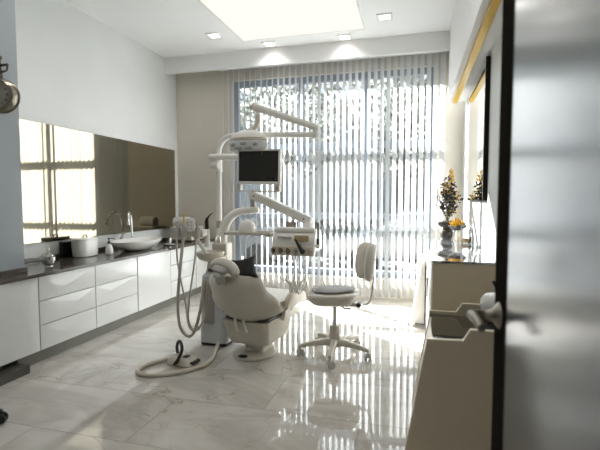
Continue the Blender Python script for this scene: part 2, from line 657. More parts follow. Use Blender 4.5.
# ceiling light panel and downlights, plus unseen downlights added as fill
lp = thing('ceiling_light_panel', (-1.345, 3.5, ZC), 'large cream luminous panel set in the ceiling', 'ceiling light')
B().box(-2.09, -.60, 1.6, 5.09, ZC - .012, ZC - .004).build('diffuser', M_panel_light, lp)
f = B()
f.box(-2.105, -2.09, 1.585, 5.105, ZC - .014, ZC).box(-.60, -.585, 1.585, 5.105, ZC - .014, ZC)
f.box(-2.09, -.60, 5.09, 5.105, ZC - .014, ZC).box(-2.09, -.60, 1.585, 1.6, ZC - .014, ZC)
f.build('frame', M_white, lp)
DL = [((-2.37, 4.86), 'square recessed downlight on the left of the luminous ceiling panel'),
      ((-1.82, 5.30), 'square recessed downlight by the beam near the left corner of the luminous panel'),
      ((-.86, 5.32), 'square recessed downlight by the beam near the right corner of the luminous panel'),
      ((-.35, 4.85), 'square recessed downlight on the right of the luminous ceiling panel')]
DL += [((x_, y_), 'square downlight added as unseen fill light over the near part of the room') for y_ in (.2, 1.7, 3.0) for x_ in (-2.6, -.2)]  # six unseen downlights added to light chair and floor from the front
d0 = None
for (x, y), lab in DL:
    if d0 is None:
        d0 = thing('downlight', (x, y, ZC), lab, 'ceiling light', 'square downlights in the ceiling')
        f = B()
        f.box(x - .085, x + .085, y - .085, y - .06, ZC - .01, ZC, .002).box(x - .085, x + .085, y + .06, y + .085, ZC - .01, ZC, .002)
        f.box(x - .085, x - .06, y - .06, y + .06, ZC - .01, ZC, .002).box(x + .06, x + .085, y - .06, y + .06, ZC - .01, ZC, .002)
        f.build('frame', M_white, d0)
        B().box(x - .06, x + .06, y - .06, y + .06, ZC - .005, ZC - .001).build('diffuser', M_down_light, d0)
    else:
        dup(d0, (x - DL[0][0][0], y - DL[0][0][1], 0), lab)
    ld = bpy.data.lights.new('downlight_lamp', 'SPOT')
    ld.energy = 9 if y > 4 else FILL_W  # the near lamps are added fill
    ld.spot_size = R(150)
    ld.spot_blend = 1
    ld.shadow_soft_size = .05
    ld.color = (1, .985, .97)
    lo = bpy.data.objects.new('downlight_lamp', ld)
    COL.objects.link(lo)
    lo.location = (x, y, ZC - .03)

# ------------------------------------------------------------------ left wall: cabinets, worktop, mirror
def facet(bm_, x, y0, y1, z0, z1, ay, az, d=.008):
    """front panel whose face folds to an off-centre apex"""
    t = .02
    v = [(x, y0, z0), (x, y1, z0), (x, y1, z1), (x, y0, z1)]
    bv = bm_.bm
    P = [bv.verts.new(p) for p in v]
    Q = [bv.verts.new((x - t, p[1], p[2])) for p in v]
    a = bv.verts.new((x + d, y0 + (y1 - y0) * ay, z0 + (z1 - z0) * az))
    for k in range(4):
        k2 = (k + 1) % 4
        bv.faces.new((P[k], P[k2], a))
        bv.faces.new((P[k], Q[k], Q[k2], P[k2]))
    bv.faces.new(Q)
    bmesh.ops.recalc_face_normals(bv, faces=list(bv.faces))
    return bm_


XF = -2.835


def cabinet(y0, y1, back, fronts, label):
    c = thing('base_cabinet', ((XF + back) / 2, (y0 + y1) / 2, .075), label, 'cabinet', 'white base cabinets under the worktop')
    B().box(back, XF - .024, y0 + .001, y1 - .001, .11, .70).build('carcass', M_white, c)
    for kind, z0, z1, ay, az in fronts:
        g = .003
        b = B()
        if kind == 'plain':
            b.box(XF - .02, XF, y0 + g, y1 - g, z0, z1, .002)
        else:
            facet(b, XF - .004, y0 + g, y1 - g, z0, z1, ay, az)
        b.build('door' if kind in ('plain', 'door') else 'drawer', M_cab, c, ang=2)
    return c


D3 = lambda a, b, c_: [('drawer', .508, .697, a, .35), ('drawer', .314, .500, b, .6), ('drawer', .113, .306, c_, .5)]
cabinet(2.07, 2.685, -2.965, [('door', .113, .697, .72, .68)], 'white faceted single door cabinet nearest the camera, in front of the pier with the clock')
cabinet(2.69, 3.305, XL + .01, D3(.4, .65, .35), 'white cabinet of three faceted drawers under the glass jar')
cabinet(3.31, 3.925, XL + .01, D3(.6, .3, .55), 'white cabinet of three faceted drawers under the white canister and soap bottle')
cabinet(3.93, 4.565, XL + .01, [('plain', .113, .697, 0, 0)], 'white plain door cabinet under the basin')
cabinet(4.57, 5.19, XL + .01, [('plain', .508, .697, 0, 0), ('drawer', .314, .500, .5, .5), ('drawer', .113, .306, .5, .5)], 'white cabinet of three drawers at the far end beyond the basin')
cabinet(5.195, 5.735, XL + .01, [('plain', .113, .697, 0, 0)], 'last white cabinet in the corner by the back wall')
struct(B().box(XL, -2.90, 2.70, 5.735, 0, .108, .003).box(-2.975, -2.90, 2.535, 2.70, 0, .108, .003).build('trim_2', M_plinth))
struct(B().box(-2.975, -2.775, 1.4, 2.53, 0, .066, .004).build('trim_3', M_plinth_dark))
ct = B().prism([(-2.975, 1.4), (-2.80, 1.4), (-2.80, 5.735), (-3.415, 5.735), (-3.415, 2.705), (-2.975, 2.705)], 'z', .702, .73, .003)
wt = ct.build('worktop', M_counter)
tag(wt, 'dark stone worktop running along the left wall over the white cabinets', 'worktop')
us = B().box(-3.415, -3.39, 2.705, 5.735, .7305, .768, .003).box(-2.978, -2.955, 1.4, 2.705, .7305, .768, .003)
us = us.build('upstand', M_counter)
tag(us, 'low dark stone upstand along the back of the worktop', 'upstand')
mir = B().box(-3.418, -3.40, 2.715, 5.63, .90, 2.02, .002).build('wall_mirror', M_mirror)
tag(mir, 'long frameless bronze tinted mirror on the left wall above the worktop', 'mirror')

# glass jar with lid
jc = (-2.93, 2.88)
JS = Matrix.Translation((0, 0, .7305)) @ Matrix.Diagonal((1, 1, 1.3, 1)) @ Matrix.Translation((0, 0, -.7305))
jar = thing('glass_jar', (jc[0], jc[1], .73), 'small clear glass jar with knobbed lid, near end of the worktop beside the pier', 'jar')
B().lathe([(0, .004), (.03, .004), (.034, .012), (.03, .022), (.05, .035), (.056, .06), (.052, .075), (.048, .075), (.051, .06), (.046, .038), (0, .03)], (jc[0], jc[1], .7305), 24, M=JS).build('bowl', M_milk, jar)
lid = B().lathe([(0, .077), (.055, .077), (.058, .082), (.045, .094), (.018, .102), (.008, .105), (.007, .11), (.013, .118), (.012, .127), (0, .131)], (jc[0], jc[1], .7305), 24, M=JS).build('lid', M_milk, jar)
B().ell((jc[0], jc[1], .785), (.042, .042, .018), 1, 1).build('cotton_filling', M_white, jar)

# oval canister
cc = (-3.22, 3.62)
can = thing('canister', (cc[0], cc[1], .73), 'wide white oval lidded canister on the worktop under the mirror', 'canister')
rings = [[(cc[0] + hx * math.cos(2 * PI * k / 40), cc[1] + hy * math.copysign(abs(math.sin(2 * PI * k / 40)) ** .7, math.sin(2 * PI * k / 40)), z) for k in range(40)]
         for hx, hy, z in ((.075, .125, .731), (.085, .137, .74), (.092, .148, .86), (.092, .15, .90))]
B().loft(rings).build('body', M_ceramic, can)
rings = [[(cc[0] + hx * math.cos(2 * PI * k / 40), cc[1] + hy * math.copysign(abs(math.sin(2 * PI * k / 40)) ** .7, math.sin(2 * PI * k / 40)), z) for k in range(40)]
         for hx, hy, z in ((.093, .152, .902), (.094, .153, .912), (.085, .14, .922), (.05, .09, .926))]
lid = B().loft(rings).build('lid', M_ceramic, can)
B().tube([(cc[0], cc[1] - .025, .924), (cc[0], cc[1] - .018, .943), (cc[0], cc[1] + .018, .943), (cc[0], cc[1] + .025, .924)], .006, 8, smooth=4).build('handle', M_darksteel, can)

# narrow black block behind it, against the wall
tag(B().box(-3.385, -3.34, 3.46, 3.60, .7305, .885, .006).build('dark_block', M_black), 'narrow black block against the wall behind the white canister', 'box')

# soap bottle
sc_ = (-3.08, 3.80)
sb = thing('soap_bottle', (sc_[0], sc_[1], .73), 'white soap bottle with black pump between canister and basin', 'bottle')
B().lathe([(0, 0), (.032, 0), (.038, .006), (.04, .03), (.036, .065), (.024, .095), (.014, .105), (.014, .115), (0, .115)], (sc_[0], sc_[1], .7305), 28).build('bottle_body', M_white, sb)
pm = B().lathe([(0, .115), (.016, .115), (.016, .135), (.007, .137), (.007, .16), (.013, .162), (.013, .172), (0, .174)], (sc_[0], sc_[1], .7305), 20)
pm.tube([(sc_[0], sc_[1], .898), (sc_[0] + .02, sc_[1] + .03, .898), (sc_[0] + .03, sc_[1] + .045, .888)], .006, 8)
pm.build('pump', M_black, sb)

# vessel basin: a boat-shaped shell
bc = (-3.06, 4.245)
bas = thing('basin', (bc[0], bc[1], .73), 'white oval vessel basin standing on the dark worktop', 'basin')
prof = [(0, .002), (.09, .002), (.105, .006), (.16, .04), (.20, .085), (.213, .115), (.205, .118), (.188, .088), (.14, .045), (.07, .022), (0, .02)]
B().lathe(prof, (bc[0], bc[1], .7305), 56, sx=1.0, sy=1.8).build('bowl', M_ceramic, bas, ang=50)
B().lathe([(0, .0), (.02, 0), (.02, .006), (0, .008)], (bc[0], bc[1], .752), 20).build('drain', M_chrome, bas)

# gooseneck tap
tx, ty = -3.335, 4.52
tap = thing('tap', (tx, ty, .73), 'chrome gooseneck tap arching over the basin', 'tap')
B().lathe([(0, 0), (.026, 0), (.026, .012), (.016, .018), (.016, .10), (0, .10)], (tx, ty, .7305), 24).build('base', M_chrome, tap)
B().tube([(tx, ty, .82), (tx, ty, .98), (tx + .005, ty - .02, 1.10), (tx + .03, ty - .07, 1.155), (tx + .06, ty - .13, 1.14), (tx + .08, ty - .165, 1.07)], .0125, 12, smooth=6).build('spout', M_chrome, tap)
B().cyl((tx + .08, ty - .165, 1.075), (tx + .088, ty - .178, 1.005), .016, .02, 16, .002).build('nozzle', M_chrome, tap)
B().tube([(tx, ty, .80), (tx + .05, ty + .045, .815), (tx + .075, ty + .065, .83)], .007, 8).build('lever', M_chrome, tap)

# soap dispenser behind the basin
sd = (-3.34, 4.36)
ds = thing('soap_dispenser', (sd[0], sd[1], .73), 'small white dispenser with steel pump behind the basin', 'dispenser')
B().lathe([(0, 0), (.028, 0), (.03, .01), (.03, .12), (.022, .135), (0, .135)], (sd[0], sd[1], .7305), 20).build('bottle_body', M_white, ds)
B().lathe([(0, .135), (.009, .135), (.009, .165), (.015, .167), (.015, .178), (0, .178)], (sd[0], sd[1], .7305), 16).tube([(sd[0], sd[1], .905), (sd[0] + .045, sd[1] - .01, .90)], .006, 8).build('pump', M_steel, ds)

# tumbler on dish
tc_ = (-3.0, 4.80)
dish = B().lathe([(0, 0), (.055, 0), (.075, .008), (.076, .011), (.053, .005), (0, .005)], (tc_[0], tc_[1], .7305), 28).build('dish', M_ceramic)
tag(dish, 'small white dish under the tumbler past the basin', 'dish')
tum = B().lathe([(0, 0), (.03, 0), (.036, .085), (.034, .085), (.028, .006), (0, .006)], (tc_[0], tc_[1] , .738), 24).build('tumbler', M_steel)
tag(tum, 'steel tumbler standing on a small dish past the basin', 'cup')

# countertop steriliser at the far end
st = thing('steriliser', (-3.1, 5.42, .73), 'white countertop machine with drum shaped top at the far end of the worktop', 'machine')
B().box(-3.27, -2.93, 5.25, 5.60, .738, .93, .02, 3).build('housing', M_cream, st)
B().cyl((-3.25, 5.36, .985), (-3.02, 5.36, .985), .078, None, 32, .012).build('drum', M_white, st)
for dx, dy in ((-.3, .02), (-.3, .3), (.0, .02), (.0, .3)):
    B().cyl((-2.96 + dx, 5.27 + dy, .7305), (-2.96 + dx, 5.27 + dy, .74), .015).build('rubber_foot', M_rubber, st)
B().box(-2.932, -2.926, 5.32, 5.52, .80, .88, .003).build('control_panel', M_greypl, st)

# ------------------------------------------------------------------ hanging clock on a bracket
CK = Vector((-2.885, 2.475, 2.045))
ck = thing('station_clock', CK, 'round antique pewter clock hung from a bracket on the left pier', 'clock')
nrm = Vector((.22, -1, 0)).normalized()
T = Matrix.Translation(CK) @ Vector((0, 0, 1)).rotation_difference(nrm).to_matrix().to_4x4()
# frame of the dial: e1 = right as seen from the front, e2 = up
e2 = Vector((0, 0, 1))
e1 = e2.cross(nrm)
F = Matrix.Translation(CK) @ Matrix((e1, e2, nrm)).transposed().to_4x4() @ Matrix.Scale(.92, 4)
B().lathe([(0, -.05), (.112, -.05), (.126, -.042), (.132, -.025), (.122, -.018), (.122, .018), (.132, .025), (.126, .042), (.112, .05), (.1, .045), (0, .043)], (0, 0, 0), 48, M=F).build('case', M_clockrim, ck)
B().lathe([(0, .0435), (.101, .0435), (.101, .0455), (0, .0455)], (0, 0, 0), 48, M=F).build('dial', M_dial, ck)
ROM = ['XII', 'I', 'II', 'III', 'IIII', 'V', 'VI', 'VII', 'VIII', 'IX', 'X', 'XI']


def stroke(b, p, q, w, M):
    d = (Vector(q) - Vector(p))
    n = Vector((-d.y, d.x)).normalized() * w / 2
    P = [Vector(p) + n, Vector(q) + n, Vector(q) - n, Vector(p) - n]
    b.prism([(v.x, v.y) for v in P], 'z', .0455, .0468, M=M)


for h, s in enumerate(ROM):
    nb = B()
    Mh = F @ Matrix.Rotation(-h * PI / 6, 4, 'Z') @ Matrix.Translation((0, .082, 0))
    wd = {'I': .006, 'V': .012, 'X': .012}
    tot = sum(wd[c] for c in s)
    x = -tot / 2
    for c in s:
        xc = x + wd[c] / 2
        if c == 'I':
            stroke(nb, (xc, -.011), (xc, .011), .003, Mh)
        elif c == 'V':
            stroke(nb, (xc - .005, .011), (xc, -.011), .003, Mh)
            stroke(nb, (xc + .005, .011), (xc, -.011), .0018, Mh)
        else:
            stroke(nb, (xc - .005, .011), (xc + .005, -.011), .003, Mh)
            stroke(nb, (xc + .005, .011), (xc - .005, -.011), .0018, Mh)
        x += wd[c]
    nb.build('numeral', M_black, ck)
hb = B()
stroke(hb, (0, 0), (-.018, .05), .007, F @ Matrix.Translation((0, 0, .002)))
hb.build('hour_hand', M_black, ck)
hb = B()
stroke(hb, (0, 0), (-.028, -.066), .004, F @ Matrix.Translation((0, 0, .003)))
hb.build('minute_hand', M_black, ck)
cw = B().cyl(CK + Vector((0, 0, .128)), CK + Vector((0, 0, .165)), .016, .012, 16)
cw.ell(CK + Vector((0, 0, .172)), (.024, .024, .012)).build('crown', M_bronze, ck)
br = B()
br.cyl(CK + Vector((-.1, 0, .215)), CK + Vector((.07, -.0, .215)), .009, None, 12)
br.tube([CK + Vector(p) for p in ((-.07, 0, .205), (-.05, 0, .175), (-.01, 0, .175), (0, 0, .2))], .006, 8, smooth=5)
br.tube([CK + Vector(p) for p in ((.07, 0, .212), (.055, 0, .175), (.015, 0, .175), (0, 0, .2))], .006, 8, smooth=5)
br.cyl(CK + Vector((0, 0, .165)), CK + Vector((0, 0, .26)), .007, None, 12)
br.ell(CK + Vector((0, 0, .27)), (.016, .016, .016))
br.lathe([(0, 0), (.04, 0), (.036, .012), (0, .014)], (-2.9795, CK.y, CK.z + .215), 20, (1, 0, 0))
br.build('bracket', M_bronze, ck)

# ------------------------------------------------------------------ dental chair
CH = Vector((-1.28, 3.38, 0))
CM = Matrix.Translation(CH) @ Matrix.Rotation(R(-8), 4, 'Z')     # local y = towards the feet, x = to the patient's right... seen from behind: right
chair = thing('dental_chair', CH, 'pale reclining dental chair seen from behind with padded headrest', 'dental chair')
# base
b = B().lathe([(0, 0), (.19, 0), (.2, .006), (.195, .02), (.15, .034), (.1, .045), (0, .05)], (-.012, 0, 0), 48, sx=.93, sy=1.1, M=CM)
b.build('base_plate', M_cream, chair)
B().lathe([(0, 0), (.03, 0), (.034, .006), (.02, .012), (0, .013)], (-.035, -.185, .024), 20, sx=1.3, M=CM).build('pedal_button', M_black, chair)
B().loft([rrect(0, .02, .10, .13, .05, .03), rrect(0, .02, .085, .11, .05, .07), rrect(0, .04, .10, .15, .05, .14)], M=CM).build('pedestal', M_cream, chair)
# seat shell
B().loft([rrect(.0, .04, .14, .16, .06, .115), rrect(0, .03, .172, .20, .06, .125), rrect(0, .03, .19, .23, .06, .17), rrect(0, .03, .208, .27, .06, .30), rrect(0, .03, .21, .28, .06, .33)], M=CM).build('seat_shell', M_cream, chair)
B().loft([rrect(0, .05, .20, .26, .06, .325), rrect(0, .05, .205, .265, .06, .338), rrect(0, .05, .20, .26, .06, .35)], M=CM).build('gasket', M_plinth_dark, chair)
# seat and leg cushions
b = B()
rings = []
for y, z, hw, th in ((-.13, .40, .2, .05), (.0, .405, .235, .06), (.2, .40, .245, .065), (.42, .41, .235, .06), (.52, .39, .22, .055), (.60, .36, .20, .045), (.66, .33, .16, .028)):
    ring = []
    for k in range(24):
        a = 2 * PI * k / 24
        cx, sx = math.cos(a), math.sin(a)
        ring.append((hw * math.copysign(abs(cx) ** .45, cx), y, z + th * math.copysign(abs(sx) ** .6, sx) + .03 * (abs(cx) ** 2) * (1 if sx > 0 else 0)))
    rings.append(ring)
b.loft(rings, M=CM).build('seat_cushion', M_uphol, chair)
rings = []
for y, z, hw, th in ((.30, .30, .16, .035), (.42, .275, .165, .045), (.54, .25, .16, .04), (.62, .24, .14, .02)):
    rings.append([(hw * math.copysign(abs(math.cos(a)) ** .4, math.cos(a)), y, z + th * math.copysign(abs(math.sin(a)) ** .5, math.sin(a))) for a in [2 * PI * k / 24 for k in range(24)]])
B().loft(rings, M=CM).build('leg_rest_shell', M_cream, chair)

# backrest: curved shell behind, cushion in front
TW = [(0, .205), (.06, .24), (.15, .272), (.3, .28), (.42, .268), (.54, .24), (.66, .236), (.78, .232), (.88, .20), (.95, .15), (1, .105)]


def back_w(t):
    for (t0, w0), (t1, w1) in zip(TW, TW[1:]):
        if t <= t1:
            u = (t - t0) / (t1 - t0)
            u = u * u * (3 - 2 * u)
            return w0 + (w1 - w0) * u
    return TW[-1][1]


def back_c(t):
    """hinge (t=0) to neck (t=1): a gently bowed line leaning back"""
    y = -.175 - .285 * t
    z = .335 + .395 * t
    bow = .03 * math.sin(PI * t)
    return y - bow * .83, z - bow * .55


def backrest(offset_back, offset_front, scale, curl, ns=18, nt=22, t0=0., t1=1.):
    b = B()
    grid = []
    nb_, nf_ = [], []
    rings = []
    for j in range(nt + 1):
        t = t0 + (t1 - t0) * j / nt
        hw = back_w(t) * scale
        y, z = back_c(t)
        ring = []
        ny, nz = .83, .55          # normal towards the patient
        edge = 1 - .75 * max(0, (abs(j / nt - .5) - .42) / .08) ** 2
        for i in range(ns + 1):
            s = -1 + 2 * i / ns
            hw = back_w(t) * scale * (1 + .13 * max(0, s) * max(0, 1 - ((t - .27) / .27) ** 2))
            o = offset_back * edge * (1 - .55 * abs(s) ** 4) + curl * s * s
            ring.append((hw * s, y + ny * o, z + nz * o))
        for i in range(ns + 1):
            s = 1 - 2 * i / ns
            hw = back_w(t) * scale * (1 + .13 * max(0, s) * max(0, 1 - ((t - .27) / .27) ** 2))
            o = offset_front * edge * (1 - .55 * abs(s) ** 4) + curl * s * s
            ring.append((hw * s, y + ny * o, z + nz * o))
        rings.append(ring)
    b.loft(rings, M=CM)
    return b


backrest(-.045, .03, 1.0, .075).build('backrest_shell', M_cream, chair, ang=60)
backrest(.035, .10, .93, .075, t0=.05, t1=.96).build('backrest_cushion', M_uphol, chair, ang=60)
# two release levers at the hinge
for x in (-.065, .015):
    b = B().tube([(x, -.235, .365), (x + .012, -.27, .335), (x + .035, -.262, .255)], .011, 10, smooth=4, M=CM)
    b.build('release_lever', M_white, chair)
# shell screws
for x, t in ((.03, .72), (-.11, .35), (.14, .35)):
    y, z = back_c(t)
    B().ell((x, y - .045, z - .03), (.006, .006, .006), M=CM).build('shell_screw', M_steel, chair)
# headrest
HM = CM @ Matrix.Translation((.015, -.50, .80)) @ Matrix.Rotation(R(12), 4, 'Y') @ Matrix.Rotation(R(-38), 4, 'X')
hr = []
for k in range(15):
    u = -1 + 2 * k / 14
    hw = .062 * (1 - abs(u) ** 5) ** .5 + .001
    th = .042 * (1 - abs(u) ** 6) ** .5 + .001
    hr.append([(.118 * u, hw * math.copysign(abs(math.cos(a)) ** .7, math.cos(a)) - .008, th * math.copysign(abs(math.sin(a)) ** .8, math.sin(a)) + .015 - .035 * u * u) for a in [2 * PI * q / 20 for q in range(20)]])
head = B().loft(hr, M=HM).build('headrest', M_uphol, chair, ang=60)
hp = [[Vector(p) for p in r] for r in hr]
B().tube([(p[15].x, p[15].y - .001, p[15].z) for p in hp[1:-1]], .0035, 6, M=HM).build('piping', M_cream, head)
b = B()
b.box(-.055, .04, -.075, -.025, -.075, -.022, .014, 3, M=HM)
b.box(-.04, .03, -.06, .05, -.11, -.06, .016, 3, M=HM)
b.build('headrest_bracket', M_greypl, chair)
B().cyl((-.06, -.05, -.05), (.05, -.05, -.05), .02, None, 16, .004, M=HM).build('bracket_knob', M_greypl, chair)
y0, z0 = back_c(.9)
b = B()
for x in (-.06, .0):
    b.tube([(x, y0 + .0, z0 - .02), (x, y0 - .075, z0 + .0), (x, y0 - .075, z0 + .05)], .009, 8, smooth=3, M=CM)
b.build('headrest_rods', M_chrome, chair)
# armrests
for s in (1, -1):
    ar = []
    for k, (y, z, w_, h_) in enumerate(((-.0, .43, .018, .035), (.03, .455, .03, .058), (.08, .47, .034, .068), (.14, .468, .033, .06), (.19, .46, .028, .045), (.22, .455, .018, .025))):
        ar.append([(s * .268 + w_ * .85 * math.copysign(abs(math.cos(a)) ** .7, math.cos(a)), y, z - .008 + .85 * h_ * math.copysign(abs(math.sin(a)) ** .7, math.sin(a))) for a in [2 * PI * q / 16 for q in range(16)]])
    am = B().loft(ar, M=CM).build('armrest', M_taupe_pl, chair, ang=60)
    B().prism([(.0, .30), (.10, .30), (.20, .44), (.06, .44)], 'x', s * .212, s * .25, .012, M=CM).build('armrest_bracket', M_cream, am)

# black four-cornered cushion lying on the backrest
PM = CM @ Matrix.Translation((.10, -.375, .782)) @ Matrix.Rotation(R(15), 4, 'Z') @ Matrix.Rotation(R(62), 4, 'X') @ Matrix.Rotation(R(14), 4, 'Z')
b = B()
n = 14
G = {}
for side in (1, -1):
    for i in range(n + 1):
        for j in range(n + 1):
            u, v = -1 + 2 * i / n, -1 + 2 * j / n
            e = (1 - u ** 4) * (1 - v ** 4)
            px_ = u * (.095 - .018 * (1 - v * v)) * 1.0
            py_ = v * (.095 - .018 * (1 - u * u))
            if side == -1 and (i in (0, n) or j in (0, n)):
                G[(side, i, j)] = G[(1, i, j)]
            else:
                G[(side, i, j)] = b.bm.verts.new((px_, py_, side * .032 * max(e, 0) ** .5))
for side in (1, -1):
    for i in range(n):
        for j in range(n):
            q = [G[(side, i, j)], G[(side, i + 1, j)], G[(side, i + 1, j + 1)], G[(side, i, j + 1)]]
            b.bm.faces.new(q if side == 1 else q[::-1])
bmesh.ops.recalc_face_normals(b.bm, faces=list(b.bm.faces))
tag(b.build('cushion', M_blackcloth, M=PM, ang=60), 'black pointed corner cushion lying on the backrest of the dental chair', 'cushion')

# ------------------------------------------------------------------ dental unit: column, cuspidor, poles and arms
UN = Vector((-1.72, 3.58, 0))
un = thing('dental_unit', UN, 'pale floor standing dental unit with spittoon, pole and curved arm beside the dental chair', 'dental unit')
B().box(-1.845, -1.60, 3.44, 3.77, 0.001, .03, .01).build('plinth', M_black, un)
B().loft([rrect(-1.722, 3.60, .135, .18, .06, .028), rrect(-1.722, 3.60, .137, .182, .06, .05), rrect(-1.724, 3.60, .125, .172, .06, .50), rrect(-1.73, 3.60, .115, .165, .06, .62), rrect(-1.735, 3.60, .09, .14, .05, .645)]).build('column', M_bluegrey, un)
B().box(-1.80, -1.70, 3.405, 3.45, .20, .60, .02).build('hose_channel', M_greypl, un)
B().loft([rrect(-1.735, 3.55, .075, .09, .03, .64), rrect(-1.735, 3.55, .06, .08, .03, .74), rrect(-1.73, 3.53, .07, .085, .03, .79)]).build('neck', M_cream, un)
B().box(-1.775, -1.70, 3.455, 3.475, .66, .69, .004).build('status_panel', M_plinth_dark, un)
bowl = B().lathe([(0, .78), (.05, .78), (.10, .80), (.122, .835), (.127, .86), (.122, .866), (.112, .855), (.09, .825), (.04, .806), (0, .80)], (-1.772, 3.50, -.028), 40)
bowl.build('spittoon_bowl', M_cream, un, ang=50)
# rear console of the spittoon with cup filler
B().box(-1.82, -1.67, 3.62, 3.76, .64, .90, .02, 3).build('filler_console', M_cream, un)
B().tube([(-1.75, 3.66, .89), (-1.75, 3.65, .955), (-1.75, 3.60, .965), (-1.75, 3.565, .93)], .008, 8, smooth=4).build('water_spout', M_chrome, un)
# main pole curving over into the lamp arm
pole = B().tube([(-1.825, 3.80, .64), (-1.825, 3.80, 1.2), (-1.825, 3.80, 1.60)], .026, 16)
pole.tube([(-1.825, 3.80, 1.60), (-1.825, 3.80, 1.75), (-1.80, 3.80, 1.835), (-1.74, 3.79, 1.885), (-1.66, 3.785, 1.90), (-1.5, 3.77, 1.90), (-.86, 3.70, 1.868)], .027, 16, smooth=6)
pole.build('pole', M_white, un, ang=50)
B().cyl((-1.825, 3.80, 1.03), (-1.825, 3.80, 1.10), .03, None, 20, .004).build('pole_collar', M_greypl, un)
B().cyl((-.85, 3.70, 1.835), (-.85, 3.70, 1.945), .03, None, 20, .006).build('elbow_joint', M_white, un)
sp = B().tube([(-.825, 3.70, 1.925), (-1.40, 3.655, 2.128)], [.030, .036], 18)
sp.build('spring_arm', M_white, un)
B().cyl((-1.40, 3.655, 2.128), (-1.425, 3.653, 2.139), .039, .034, 20, .004).build('arm_cap', M_taupe_pl, un)
y = B().cyl((-1.37, 3.655, 2.09), (-1.37, 3.655, 2.045), .018, None, 14)
y.build('lamp_pivot', M_white, un)
# curved white tray arm
ca = B()
path = catmull([Vector(p) for p in ((-1.76, 3.71, .58), (-1.76, 3.71, .80), (-1.745, 3.71, .98), (-1.695, 3.72, 1.11), (-1.60, 3.74, 1.185), (-1.44, 3.77, 1.205))], 8)
ca.tube(path, [.055 - .022 * i / (len(path) - 1) for i in range(len(path))], 18)
ca.ell((-1.44, 3.78, 1.205), (.036, .036, .034))
ca.build('curved_arm', M_white, un, ang=60)
B().cyl((-1.465, 3.78, 1.22), (-1.475, 3.775, 1.325), .027, .024, 18, .004).build('arm_post', M_greypl, un)
d = Vector((-.885, 3.70, 1.105)) - Vector((-1.50, 3.775, 1.36))
pa = B()
dn = d.normalized()
sd_ = dn.cross(Vector((0, 0, 1))).normalized()
up_ = sd_.cross(dn).normalized()
A = Vector((-1.50, 3.775, 1.36))
rg = []
for t, hw, hh in ((0, .02, .02), (.02, .03, .034), (.06, .034, .042), (.5, .034, .042), (.94, .034, .042), (.98, .03, .034), (1, .02, .02)):
    c = A + d * t
    rg.append([c + sd_ * (hw * math.copysign(abs(math.cos(a)) ** .5, math.cos(a))) + up_ * (hh * math.copysign(abs(math.sin(a)) ** .5, math.sin(a))) for a in [2 * PI * q / 20 for q in range(20)]])
pa.loft(rg).build('parallel_arm', M_white, un, ang=60)
for t in (.1, .9):
    c = A + d * t - sd_ * .034
    c2 = A + d * t + sd_ * .034
    B().cyl(c - sd_ * .003, c2 + sd_ * .003, .008, None, 10).build('arm_bolt', M_darksteel, un)
B().cyl((-.92, 3.69, 1.10), (-.92, 3.68, 1.05), .035, .045, 18, .005).build('tray_swivel', M_white, un)
# monitor bracket
ma = B().cyl((-1.885, 3.74, 1.705), (-1.50, 3.70, 1.69), .030, .030, 18, .005)
ma.build('monitor_arm', M_white, un)
B().cyl((-1.865, 3.75, 1.625), (-1.78, 3.72, 1.62), .032, None, 20, .006).build('clamp_knob', M_white, un)
B().cyl((-1.825, 3.80, 1.56), (-1.825, 3.80, 1.74), .034, None, 20, .006).build('pole_clamp', M_white, un)
# assistant instrument bracket
B().tube([(-1.77, 3.58, .72), (-1.82, 3.52, .82), (-1.90, 3.45, .98)], .018, 10).build('assistant_strut', M_white, un)
ab = B().box(-2.05, -1.79, 3.40, 3.50, .975, 1.04, .018, 3).build('assistant_holder', M_cream, un)
for x in (-2.03, -1.965, -1.835):
    B().cyl((x, 3.385, .97), (x, 3.40, 1.055), .021, .024, 16, .003).build('holder_cup', M_greypl, ab)
kp = B().ell((-1.905, 3.39, 1.08), (.042, .012, .062), .5, .9)
kp.build('keypad', M_white, ab)
kb = B()
for i in range(2):
    for j in range(3):
        kb.cyl((-1.92 + .03 * i, 3.381, 1.05 + .026 * j), (-1.92 + .03 * i, 3.376, 1.05 + .026 * j), .007, None, 12)
kb.build('keypad_buttons', M_greypl, ab)
B().cyl((-1.825, 3.55, .87), (-1.825, 3.55, 1.035), .025, .022, 18, .004).build('instrument_socket', M_white, un)

# curing light in its socket
cl = thing('curing_light', (-1.825, 3.55, 1.03), 'black angled curing light standing in the white socket beside the keypad', 'dental instrument')
B().tube([(-1.825, 3.55, 1.0), (-1.827, 3.545, 1.10), (-1.82, 3.54, 1.135)], [.017, .019, .014], 12).build('handle', M_black, cl)
B().tube([(-1.82, 3.54, 1.13), (-1.785, 3.53, 1.165), (-1.755, 3.525, 1.185)], [.011, .006, .004], 10).build('tip', M_black, cl)

